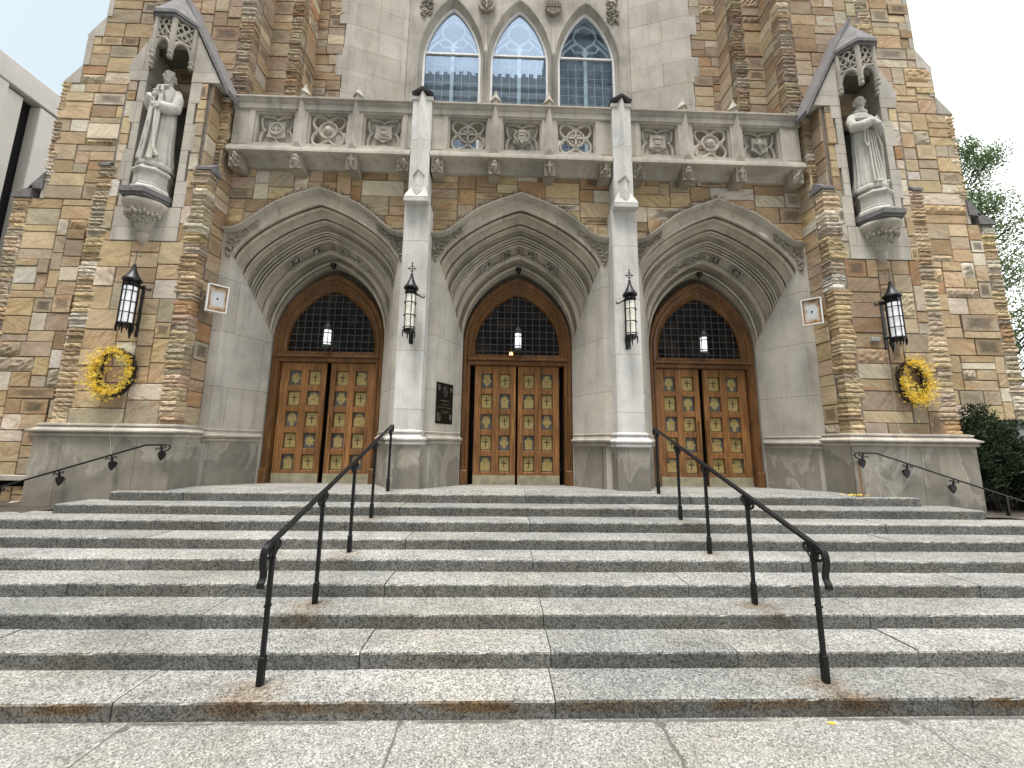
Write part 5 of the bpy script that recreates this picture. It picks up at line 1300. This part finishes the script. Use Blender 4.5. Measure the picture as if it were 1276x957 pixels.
        arm([(-.20, .02, 1.40), (-.275, .0, 1.27), (-.285, -.05, 1.15), (-.2, -.16, 1.12), (-.05, -.215, 1.18), (.02, -.225, 1.21)], [.08, .088, .095, .09, .08, .06], (.065, -.235, 1.235), (1, .05, .25))
        arm([(.20, .02, 1.40), (.275, .0, 1.25), (.285, -.05, 1.10), (.2, -.17, 1.08), (.06, -.235, 1.13), (-.02, -.245, 1.135)], [.08, .088, .095, .095, .085, .06], (-.07, -.25, 1.13), (-1, .05, -.25))
        for z, rx, ry in ((1.40, .225, .15), (1.34, .25, .175)):
            mb.tube([(rx * cos(k * pi / 10), ry * sin(k * pi / 10) + .01, z - .05 * abs(sin(k * pi / 10))) for k in range(21)], .035, 8)
        mb.tube([(.10 * cos(k * pi / 8), .105 * sin(k * pi / 8) + .01, 1.515 - .03 * sin(-k * pi / 8)) for k in range(17)], .035, 8)
        for x in (-.13, -.06, .0, .06): mb.tube([(x * .8, -.18, 1.05), (x, -.19, .7), (x * 1.2, -.215, .3), (x * 1.3, -.235, .03)], [.012, .018, .022, .026], 6)
        mb.tube([(.06, -.2, 1.06), (.15, -.2, .75), (.19, -.16, .5), (.2, -.14, .1)], [.02, .03, .035, .035], 6); mb.tube([(-.14, -.15, 1.05), (-.17, -.15, .85), (-.15, -.17, .72)], .02, 6)
    o = mb.build('statue', 'statue', smooth=60); remesh(o, 0.0085, 1)
    o.data.materials.clear(); o.data.materials.append(MAT['statue'])
    o.scale = (0.90, 0.88, 1.085)
    return o
st = statue(1, radians(-22)); st.location = (-NX, 6.45, 6.69); st.rotation_euler.z = radians(-4)
tag(st, 'stone statue of a robed man holding a small book, in the left buttress niche', 'statue')
st = statue(2, radians(26)); st.location = (NX - .02, 6.45, 6.69); st.rotation_euler.z = radians(8)
tag(st, 'stone statue of a bearded bald monk with folded arms, in the right buttress niche', 'statue')

# ------------------------------------------------------------------ lanterns
def lantern(label, group, kind):
    e = empty('wall_lantern', (0, 0, 0), label, 'lantern', group)
    if kind == 'big': R, H, RC, nb, rings, rr, gl = .085, .74, .101, 8, (.02, .20, .38, .56, .73), .128, 'lampw'
    else: R, H, RC, nb, rings, rr, gl = .074, .74, .097, 4, (.06, .27, .49, .68), .122, 'lampc'
    m = MB(); m.lathe([(R * .98, 0), (R, .01), (R, H - .09), (R * .98, H - .08)], (0, 0, 0), 20); m.build('glass_cylinder', gl, e, smooth=40)
    m = MB()
    for z in rings: m.tube([(RC * cos(k * pi / 10), RC * sin(k * pi / 10), z) for k in range(21)], .009, 6, caps=False)
    for k in range(nb):
        a = 2 * pi * (k + .3) / nb
        if kind == 'big': m.tube([(RC * cos(a), RC * sin(a), -.03), (RC * cos(a), RC * sin(a), H)], .008, 6)
        else: m.tube([(R * 1.06 * cos(a), R * 1.06 * sin(a), -.02), (R * 1.06 * cos(a), R * 1.06 * sin(a), H)], .008, 6)
        m.tube([(RC * cos(a), RC * sin(a), .02), (RC * 1.06 * cos(a), RC * 1.06 * sin(a), -.06), (RC * 1.0 * cos(a), RC * 1.0 * sin(a), -.12)], [.011, .012, .004], 6)
    m.lathe([(R * 1.02, H - .10), (R * 1.02, H), (R, H + .005)], (0, 0, 0), 20); m.lathe([(R * 1.03, -.03), (R * 1.05, .04), (R * .9, .042)], (0, 0, 0), 20)
    m.build('cage', 'iron', e, smooth=40)
    m = MB()
    m.lathe([(rr * .9, H - .005), (rr, H), (rr, H + .03), (rr * .82, H + .06), (rr * .55, H + .115), (rr * .36, H + .17), (rr * .22, H + .235), (rr * .17, H + .285), (.01, H + .29)], (0, 0, 0), 20); m.build('cone_roof', 'iron', e, smooth=35)
    m = MB(); z = H + .29
    if kind == 'big':
        m.tube([(0, 0, z), (0, 0, z + .22)], .008, 6); m.tube([(-.06, 0, z + .15), (.06, 0, z + .15)], .007, 6)
        for p in ((-.065, .15), (.065, .15), (0, .23)): m.ico((p[0], 0, z + p[1]), .017)
    else:
        m.tube([(0, 0, z), (0, 0, z + .18)], .009, 6)
        m.tube([(0, 0, z + .02), (-.055, 0, z + .085), (0, 0, z + .15), (.055, 0, z + .085), (0, 0, z + .02)], .007, 6); m.tube([(-.05, 0, z + .085), (.05, 0, z + .085)], .007, 6)
        for p in ((-.06, .085), (.06, .085), (0, .19)): m.ico((p[0], 0, z + p[1]), .014)
    m.build('finial', 'cord' if False else ('twigpale' if kind == 'big' else 'iron'), e)
    m = MB(); d = .225 if kind == 'big' else .245
    m.tube([(.0, R, H - .05), (.0, d, H - .05)], .016, 8); m.tube([(0, R, .06), (0, d, .06)], .016, 8)
    m.box(-.025, .025, d - .02, d, -.14 if kind == 'big' else -.16, H + .02, .006)
    s_ = 1
    m.tube([(0, R + .03, H - .04), (s_ * .10, R + .03, H - .055), (s_ * .17, R + .03, H - .10), (s_ * .21, R + .03, H - .105), (s_ * .215, R + .03, H - .08), (s_ * .19, R + .03, H - .07)], [.018, .016, .014, .013, .012, .010], 8)
    m.tube([(0, R + .02, .0), (0, R + .02, -.15), (0, R + .02, -.20)], [.02, .018, .006], 8)
    m.build('bracket', 'iron', e)
    return e
l1 = lantern('black cone-roofed lantern with white glass above the left yellow wreath', 'wall lanterns on the buttresses', 'big'); l1.location = (-6.37, 6.225, 3.76)
l2 = copy_tree(l1); l2.location = (6.38, 6.225, 3.78); l2.scale.x = -1; l2['label'] = 'black cone-roofed lantern with white glass above the right yellow wreath'
l3 = lantern('slim black lantern with cream glass on the left white pillar', 'slim lanterns on the white pillars', 'slim'); l3.location = (-1.89, 6.40, 3.80)
l4 = copy_tree(l3); l4.location = (1.88, 6.40, 3.77); l4.scale.x = -1; l4['label'] = 'slim black lantern with cream glass on the right white pillar'
def pendant():
    e = empty('pendant_lantern', (0, 0, 0), 'pale glass pendant lantern hanging over the left door', 'lantern', 'pendant lanterns over the doors')
    m = MB(); m.lathe([(.012, -.09), (.045, -.05), (.06, -.01), (.06, .03)], (0, 0, 0), 12); m.build('ceiling_rose', 'iron', e, smooth=40)
    m = MB(); m.tube([(0, 0, -.06), (0, 0, -1.24)], .008, 6); m.build('hanging_rod', 'grn', e)
    m = MB(); m.lathe([(.062, -1.70), (.066, -1.69), (.066, -1.40), (.06, -1.385)], (0, 0, 0), 18); m.build('glass_cylinder', 'lampd', e, smooth=40)
    m = MB(); m.lathe([(.012, -1.22), (.03, -1.25), (.072, -1.30), (.078, -1.33), (.078, -1.385), (.064, -1.388)], (0, 0, 0), 18)
    for z in (-1.46, -1.66): m.lathe([(.067, z), (.077, z + .004), (.077, z + .016), (.067, z + .02)], (0, 0, 0), 18, caps=False)
    for k in range(4):
        a = k * pi / 2 + .5; m.tube([(.074 * cos(a), .074 * sin(a), -1.36), (.074 * cos(a), .074 * sin(a), -1.72), (.10 * cos(a), .10 * sin(a), -1.79)], .007, 6)
    m.lathe([(.075, -1.69), (.092, -1.72), (.09, -1.745), (.05, -1.76), (.01, -1.78)], (0, 0, 0), 18); m.build('lamp_frame', 'grn', e, smooth=40)
    return e
pn = pendant(); pn.location = (-BAY + .01, 7.72, 5.56)
for x, w in ((0.0, 'middle'), (BAY, 'right')):
    c = copy_tree(pn); c.location = (x, 7.72, 5.56); c['label'] = 'pale glass pendant lantern hanging over the %s door' % w
# floodlights on the returns
def flood(s):
    e = empty('floodlight', (0, 0, 0), 'white framed box light with a rusty plate, fixed beside the %s archway' % ('left' if s < 0 else 'right'), 'floodlight', 'rusty box lights facing the porch')
    m = MB(); w, h = .15, .245
    for a, b, c, d in ((-w, -w + .022, -h, h), (w - .022, w, -h, h), (-w + .022, w - .022, -h, -h + .022), (-w + .022, w - .022, h - .022, h)): m.box(a, b, -.045, .045, c, d, .004)
    m.box(-w + .02, w - .02, .0, .043, -h + .02, h - .02); m.build('housing', 'floodh', e)
    m = MB(); m.poly([(-w + .02, -.02, -h + .02), (w - .02, -.02, -h + .02), (w - .02, -.02, h - .02), (-w + .02, -.02, h - .02)], [(0, 0), (1, 0), (1, 1), (0, 1)]); m.build('face_plate', 'rusty', e)
    m = MB(); m.lathe([(.001, -.006), (.016, -.004), (.016, .004)], (0, 0, 0), 10)
    for i, v in enumerate(m.v): m.v[i] = (v[0], -.022 + v[2], v[1] + .0)
    m.build('bolt', 'iron', e)
    m = MB(); m.tube([(0, .04, -.05), (-s * .0, .13, -.05)], .02, 8); m.box(-.05, .05, .12, .17, -.09, -.01, .008); m.build('mounting_bracket', 'floodh', e)
    return e
f1 = flood(-1); f1.location = (-5.27, 6.62, 4.37); f1.rotation_euler.z = radians(46)
f2 = flood(1); f2.location = (5.27, 6.62, 4.37); f2.rotation_euler.z = radians(-46)

# ------------------------------------------------------------------ wreaths
def wreath(seed, rx, rz, label, thick):
    e = empty('wreath', (0, 0, 0), label, 'wreath', 'yellow flower wreaths on the buttresses'); g = random.Random(seed)
    m = MB()
    for k in range(16):
        ph = g.uniform(0, 6.28); dr = g.uniform(-.06, .05)
        m.tube([((rx + dr + .02 * sin(5 * a + ph)) * cos(a), g.uniform(-.03, .03) + .0, (rz + dr + .02 * cos(4 * a + ph)) * sin(a)) for a in [i * 2 * pi / 26 + ph for i in range(24)]], .007, 5)
    m.build('twig_ring', 'twig', e)
    m = MB(); n = 0
    while n < 950:
        a = g.uniform(0, 2 * pi); th = thick(a)
        if g.random() > th: continue
        rr = abs(g.gauss(0, 1)) * .062 * (0.7 + .6 * th); b = g.uniform(0, 2 * pi)
        out = g.choice((1, 1, 1, 1.9)) if th > .85 else 1
        c = Vector(((rx + rr * cos(b) * out) * cos(a), -.035 - abs(rr * sin(b)) - g.uniform(0, .03), (rz + rr * cos(b) * out) * sin(a)))
        R3 = Matrix.Rotation(g.uniform(-.9, .9), 3, 'X') @ Matrix.Rotation(g.uniform(-.9, .9), 3, 'Z') @ Matrix.Rotation(g.uniform(0, 1.57), 3, 'Y')
        m.rnd = (g.random(), 0, 0); L_ = g.uniform(.017, .031)
        for q in range(4):
            t = q * pi / 2; d = Vector((cos(t), 0, sin(t))); sd = Vector((-sin(t), 0, cos(t)))
            m.poly([c, c + R3 @ (d * L_ * .55 + sd * L_ * .22 + Vector((0, -.006, 0))), c + R3 @ (d * L_ + Vector((0, -.012, 0))), c + R3 @ (d * L_ * .55 - sd * L_ * .22 + Vector((0, -.006, 0)))])
        n += 1
    m.build('flowers', 'flower', e, attrs=True, fix=False)
    return e
w1 = wreath(4, .285, .345, 'yellow blossom wreath, full on its left side, on the left buttress', lambda a: .95 if cos(a - 3.6) > .1 else (.55 if cos(a - 1.2) > 0 else .42)); w1.location = (-6.57, 6.40, 3.02)
w2 = wreath(8, .225, .33, 'narrower yellow blossom wreath with bare twigs at upper left, on the right buttress', lambda a: .12 if 2.0 < a < 2.9 else (.95 if a > 3.6 else .7)); w2.location = (6.70, 6.40, 3.08)

# ------------------------------------------------------------------ plaque on the splayed jamb
pq = empty('plaque', (0, 0, 0), 'black bronze plaque with small raised lettering beside the middle doors', 'plaque')
m = MB(); m.box(-.262, .262, -.012, .0, 0, .76, .006); m.box(-.25, .25, -.0125, -.002, .0, .02); m.build('plate', 'plaque', pq)
m = MB(); g = random.Random(2)
for z, w, h in ((.415, .26, .026), (.365, .13, .010), (.342, .30, .010), (.292, .40, .016), (.235, .22, .012), (.212, .26, .010), (.190, .14, .010)):
    x = -w / 2
    while x < w / 2:
        c = g.uniform(.5, 1.2) * h
        if g.random() > .15: m.box(x, min(x + c * .8, w / 2), -.0155, -.011, z, z + h * g.uniform(.6, 1))
        x += c
m.build('raised_lettering', 'letter', pq)
for (x, z, rx, rz) in ((0, .60, .055, .095), (-.19, .66, .03, .05), (.19, .65, .028, .045), (-.18, .12, .052, .075), (.19, .13, .03, .06)):
    m = MB(); g = random.Random(int(x * 50 + z * 90)); pts = [(x + rx * cos(k * pi / 10), -.014, z + rz * sin(k * pi / 10)) for k in range(21)]; m.tube(pts, .005, 5)
    for k in range(7): m.ico((x + g.uniform(-.5, .5) * rx, -.0135, z + g.uniform(-.7, .7) * rz), .012, (1, .35, 1.4))
    m.build('emblem', 'letter', pq)
pq.location = ((-1.503 - 1.26) / 2 + .004, (7.05 + 7.52) / 2 - .004, 2.30); pq.rotation_euler.z = math.atan2(.518, 0.268 * .998) if False else math.atan2(.83, .43)

# ------------------------------------------------------------------ stair rails
def stair_rail(label):
    e = empty('stair_rail', (0, 3.3, 0), label, 'handrail', 'black iron rails up the steps')
    zr = lambda y: 1.163 + (y - 3.27) * .3305
    path = [(0, 3.085, .842), (0, 3.062, .85), (0, 3.06, .87), (0, 3.085, .888), (0, 3.11, .91), (0, 3.112, .945), (0, 3.085, .99), (0, 3.066, 1.04), (0, 3.072, 1.09), (0, 3.105, 1.125), (0, 3.16, 1.143), (0, 3.24, 1.158)]
    cp = [Vector((q[0], 3.28 - (3.28 - q[1]) * .5, q[2] + .012)) for q in path]; path = []
    for i in range(len(cp) - 1):
        q0, q1, q2, q3 = cp[max(i - 1, 0)], cp[i], cp[i + 1], cp[min(i + 2, len(cp) - 1)]
        for t in (0, .25, .5, .75): path.append(.5 * ((2 * q1) + (q2 - q0) * t + (2 * q0 - 5 * q1 + 4 * q2 - q3) * t * t + (3 * q1 - q0 - 3 * q2 + q3) * t ** 3))
    path += [(0, y, zr(y)) for y in (3.3, 3.4, 4.1, 5.0, 5.7, 6.4)] + [(0, 6.50, zr(6.45) + .018), (0, 6.535, zr(6.45) - .01), (0, 6.535, zr(6.45) - .05), (0, 6.51, zr(6.45) - .085)]
    m = MB(); m.bar(path, .046, .020); m.bar([(0, y, zr(y) - .016) for y in (3.22, 4.5, 6.45)], .026, .016); m.build('handrail', 'iron', e)
    m = MB(); m.ico((0, 3.185, .866), .02, (1.2, 1, 1)); m.build('scroll_end', 'iron', e)
    for k, y in POSTS:
        z0 = k * RS + (.012 if k == 9 else 0); zt = zr(y) - .01
        m = MB(); m.box(-.016, .016, y - .016, y + .016, z0, zt, .003); m.box(-.023, .023, y - .023, y + .023, z0 + .002, z0 + .20, .004); m.box(-.021, .021, y - .021, y + .021, z0 + .55, z0 + .565); m.box(-.020, .020, y - .020, y + .020, zt - .14, zt - .125)
        p = m.build('post', 'iron', e)
        for dd in (-1, 1):
            m = MB(); c = (y + dd * .066, zr(y + dd * .066) - .066)
            m.tube([(0, c[0] + .050 * (1 - t / 20) * cos(t * .62 * dd + (pi / 2)), c[1] + .050 * (1 - t / 20) * sin(t * .62 * dd + pi / 2)) for t in range(15)], .0115, 6)
            m.tube([(0, y + dd * .018, zt - .13), (0, y + dd * .03, zt - .12), (0, y + dd * .06, c[1] - .046)], .008, 6)
            m.build('scroll', 'iron', p)
    return e
r1 = stair_rail('black wrought iron stair rail rising to the left white pillar'); r1.location = (RX[0], 3.3, 0)
r2 = copy_tree(r1); r2.location = (RX[1], 3.3, 0); r2['label'] = 'black wrought iron stair rail rising to the right white pillar'
def wall_rail(s):
    e = empty('wall_rail', (0, 6.3, 0), 'slim black handrail bracketed along the %s plinth' % ('left' if s < 0 else 'right'), 'handrail', 'black rails along the church plinth')
    y = 6.27; X = lambda x: s * x
    zr = lambda x: 1.865 - max(0, x - 5.79) * .317
    m = MB(); m.tube([(X(5.52), y, 1.775), (X(5.45), y, 1.79), (X(5.415), y, 1.83), (X(5.44), y, 1.868), (X(5.52), y, 1.872), (X(5.79), y, 1.867), (X(7.0), y, zr(7.0)), (X(8.6), y, zr(8.6)), (X(9.4), y, zr(9.4))], [.009, .011, .012, .013, .014, .014, .014, .014, .014], 8); m.build('handrail', 'iron', e, smooth=50)
    for x in (5.56, 6.28, 7.02):
        m = MB(); z = zr(x)
        m.prism([(X(x) + a * s, z - .135 + b) for a, b in ((0, -.10), (.04, -.05), (.052, .0), (.045, .03), (.015, .045), (-.015, .045), (-.045, .03), (-.052, .0), (-.04, -.05))][::s], y + .02, y + .045)
        m.tube([(X(x), y + .03, z - .11), (X(x), y + .01, z - .05), (X(x), y, z - .01)], .012, 6)
        for d in (-1, 1): m.tube([(X(x), y, z - .075), (X(x) + d * .03, y, z - .055), (X(x) + d * .045, y, z - .035 - d * s * .008), (X(x) + d * .065, y, z - .03 - d * s * .012), (X(x) + d * .078, y, z - .045 - d * s * .018), (X(x) + d * .066, y, z - .058 - d * s * .014)], .008, 6)
        m.tube([(X(x), y + .04, z - .13), (X(x), 6.375, z - .13)], .012, 6)
        m.build('bracket', 'iron', e)
    m = MB(); x = 7.84; z = zr(x); m.box(X(x) - .018, X(x) + .018, y - .018, y + .018, .74, z - .01, .003)
    for d in (-1, 1): m.tube([(X(x), y, z - .09), (X(x) + d * .04, y, z - .05), (X(x) + d * .08, y, z - .035 - d * s * .02), (X(x) + d * .085, y, z - .06 - d * s * .02)], .009, 6)
    m.build('post', 'iron', e)
wall_rail(-1); wall_rail(1)

# ------------------------------------------------------------------ little things
for s, z0, z1 in ((-1, 3.40, 1.95), (1, 3.45, 1.95)):
    m = MB(); g = random.Random(3); m.tube([(s * 6.36, 6.42, z0), (s * 6.37, 6.425, 2.6), (s * 6.375, 6.41, 2.25), (s * 6.38, 6.275, 2.07), (s * 6.385, 6.32, z1), (s * 6.36, 6.35, 1.66)], .0022, 5)
    tag(m.build('power_cord', 'cord'), 'thin white cord hanging down the stone below the %s buttress lantern' % ('left' if s < 0 else 'right'), 'cord', 'cords hanging below the lanterns')
m = MB(); m.box(6.10, 6.26, 6.40, 6.448, 3.79, 3.86, .006); tag(m.build('junction_box', 'elbox'), 'small grey junction box left of the right buttress lantern', 'junction box')
m = MB(); g = random.Random(6)
for k in range(40):
    c = Vector((5.40 + g.gauss(0, .10), 6.33 + g.gauss(0, .03), 1.19 + g.uniform(0, .012))); m.rnd = (g.random(), 0, 0); a = g.uniform(0, 6.28); l = g.uniform(.012, .026)
    m.poly([c, c + Vector((cos(a) * l, sin(a) * l, .012)), c + Vector((cos(a + .7) * l * 1.3, sin(a + .7) * l * 1.3, .02)), c + Vector((cos(a + 1.4) * l, sin(a + 1.4) * l, .006))])
tag(m.build('fallen_petals', 'flower', attrs=True, fix=False), 'scatter of yellow petals fallen on the landing by the right plinth', 'petals', kind='stuff')
m = MB(); m.rnd = (.3, 0, 0); m.poly([(2.03, 3.06, .006), (2.06, 3.052, .016), (2.10, 3.045, .012), (2.062, 3.035, .006)]); tag(m.build('fallen_leaf', 'flower', attrs=True, fix=False), 'small yellow leaf lying on the pavement below the first step', 'leaf')

# ------------------------------------------------------------------ planting on the right
def leaf(m, c, d, up, l, w):
    sd = d.cross(up)
    if sd.length < 1e-4: sd = Vector((1, 0, 0))
    sd.normalize(); m.poly([c, c + d * l * .5 + sd * w, c + d * l, c + d * l * .5 - sd * w])
def rv(g): 
    while True:
        v = Vector((g.uniform(-1, 1), g.uniform(-1, 1), g.uniform(-1, 1)))
        if .05 < v.length < 1: return v.normalized()
def tree(base, H, seed, label, lean, nl, spread, zc):
    g = random.Random(seed); e = empty('street_tree', base, label, 'tree', 'young trees beyond the church'); B = Vector(base)
    m = MB(); tips = []
    tr = [B + Vector((lean[0] * t + .10 * sin(5 * t + seed), lean[1] * t, H * t)) for t in [i / 10 for i in range(11)]]
    m.tube(tr, [.11 * (1 - .85 * i / 10) + .012 for i in range(11)], 8)
    for k in range(60):
        t = g.uniform(zc, .97); i = min(9, int(t * 10)); p = tr[i].lerp(tr[i + 1], t * 10 - i)
        a = g.uniform(0, 6.28); l = spread * (1.15 - t) * g.uniform(.6, 1.2) + .25
        q = p + Vector((cos(a) * l, sin(a) * l, l * g.uniform(.5, 1.0))); mid = p.lerp(q, .5) + Vector((0, 0, -.06 * l))
        m.tube([p, mid, q], [.03 * (1.1 - t) + .008, .018, .006], 5); tips += [(mid, l), (q, l), (p.lerp(q, .75), l), (q, l)]
        for j in range(3):
            q2 = mid.lerp(q, g.random()) + rv(g) * l * .4; m.tube([mid.lerp(q, .3), q2], [.010, .004], 4); tips.append((q2, l))
    m.build('trunk', 'bark', e, smooth=50)
    m = MB()
    for k in range(nl):
        c, l = g.choice(tips); c = c + rv(g) * (g.random() ** .6) * (.22 + .28 * l); m.rnd = (min(1, max(0, g.gauss(.5, .25))), 0, 0)
        d = rv(g); d.z -= .3; leaf(m, c, d.normalized(), rv(g), g.uniform(.05, .085), g.uniform(.014, .026))
    m.build('crown', 'leafg', e, attrs=True, fix=False)
tree((14.1, 11.0, 0), 11.6, 3, 'taller slender young tree with open pale green crown beyond the right wall', (.5, .2), 26000, 2.4, .26)
tree((15.2, 11.6, 0), 10.6, 8, 'shorter leafy young tree at the far right edge', (.5, .0), 26000, 2.3, .12)
def hedge():
    e = empty('evergreen_shrub', (8.3, 6.9, .9), 'dark green evergreen shrub growing against the right end of the plinth', 'shrub'); g = random.Random(21)
    m = MB(); tips = []
    for k in range(26):
        b = Vector((g.uniform(7.9, 9.3), g.uniform(6.62, 6.95), .88)); h = g.uniform(.7, 1.75) * max(.45, 1.12 - (b.x - 7.75) * .42)
        q = b + Vector((g.gauss(0, .16) - .05, g.gauss(0, .10), h)); mid = b.lerp(q, .5) + Vector((g.gauss(0, .07), g.gauss(0, .05), 0))
        m.tube([b, mid, q], [.022, .015, .006], 5); tips.append(q)
        for j in range(6):
            s_ = mid.lerp(q, g.uniform(0, 1)); q2 = s_ + Vector((g.gauss(0, .22), g.gauss(-.05, .16), g.uniform(.0, .28))); m.tube([s_, q2], [.008, .003], 4); tips.append(q2)
    m.build('stems', 'bark', e)
    m = MB()
    def env(x): return 2.72 - max(0, x - 7.85) * .62 if x > 7.85 else 2.72 - (7.85 - x) * 3
    n = 0
    while n < 15000:
        x = g.uniform(7.62, 9.5); y = g.uniform(6.35, 6.98); z = g.uniform(1.05, 2.75)
        top = env(x) + .10 * sin(9 * x + 3 * y) + .06 * sin(23 * x)
        if z > top: continue
        low = 1.55 - .35 * (x - 7.7) + .15 * sin(7 * x)
        if z < low and g.random() > .10: continue
        if g.random() > (.35 + .65 * min(1, (6.75 - y) / .3 + .5)): continue
        if sin(11 * x + 2) * sin(12 * z + 1.5 * x) * sin(9 * y) > .30: continue
        m.rnd = (min(1, max(0, g.gauss(.35 + .35 * (z - top + .3), .25))), 0, 0)
        d = Vector((g.gauss(0, .7), -abs(g.gauss(0, .6)), g.gauss(.5, .5))).normalized(); leaf(m, Vector((x, y, z)), d, rv(g), g.uniform(.05, .11), g.uniform(.006, .013)); n += 1
    m.build('foliage', 'yew', e, attrs=True, fix=False)
hedge()

# ------------------------------------------------------------------ neighbouring buildings
nb = empty('concrete_building', (-14, 12, 0), 'pale concrete slab building with a tall dark slot, left of the church', 'building')
NXW = -12.3
m = MB(); m.box(NXW - 8, NXW, -3, 34, 10.45, 11.06, .02); m.build('parapet', 'conc', nb)
m = MB(); m.box(NXW - 8, NXW - .32, -3, 34, 0, 10.45); m.build('slot_back', 'concd', nb)
for a, b, dx in ((-3, 4.2, .05), (4.23, 8.60, .03), (8.63, 8.98, .14), (9.24, 13.4, .02), (13.45, 18.4, .04), (18.5, 34, .04)):
    m = MB(); m.box(NXW - .3, NXW - dx, a, b, 0, 10.40 if dx != .03 else 10.44, .015); m.build('wall_panel', 'conc', nb)
def office(x0, x1, H, y, mat, label, bay, fl, crest):
    e = empty('office_building', ((x0 + x1) / 2, y - 5, 0), label, 'building')
    m = MB(); m.box(x0, x1, y - 12, y, 0, H); m.build('facade', mat, e)
    m = MB(); x = x0 + bay * .5
    while x < x1 - bay * .4:
        z = 4.5
        while z < H - 3.2:
            m.mat = 0; m.box(x - bay * .27, x + bay * .27, y - .05, y + .012, z, z + fl * .56)
            m.mat = 1; m.box(x - bay * .29, x + bay * .29, y - .05, y + .05, z + fl * .26, z + fl * .28); m.box(x - bay * .30, x + bay * .30, y - .05, y + .10, z - .15, z)
            z += fl
        x += bay
    o = m.build('window_grid', ['offg', 'off2'], e, fix=False); o['kind'] = 'stuff'
    m = MB(); m.box(x0 - .6, x1 + .3, y - 1, y + .9, H - 1.5, H); m.box(x0 - .6, x1 + .2, y - 1, y + .5, H - 2.6, H - 1.55)
    if crest:
        x = x0
        while x < x1: m.box(x, x + .5, y + .2, y + .9, H, H + .42); x += .95
    m.build('cornice', mat, e)
office(-45, 4.6, 46.2, -25.2, 'off1', 'grey stone office block with crenellated cornice, mirrored in the left and middle church windows', 2.6, 3.6, True)
office(4.9, 34, 55.5, -24.9, 'off2', 'dark taller office tower, mirrored in the right-hand church window', 1.75, 3.0, False)
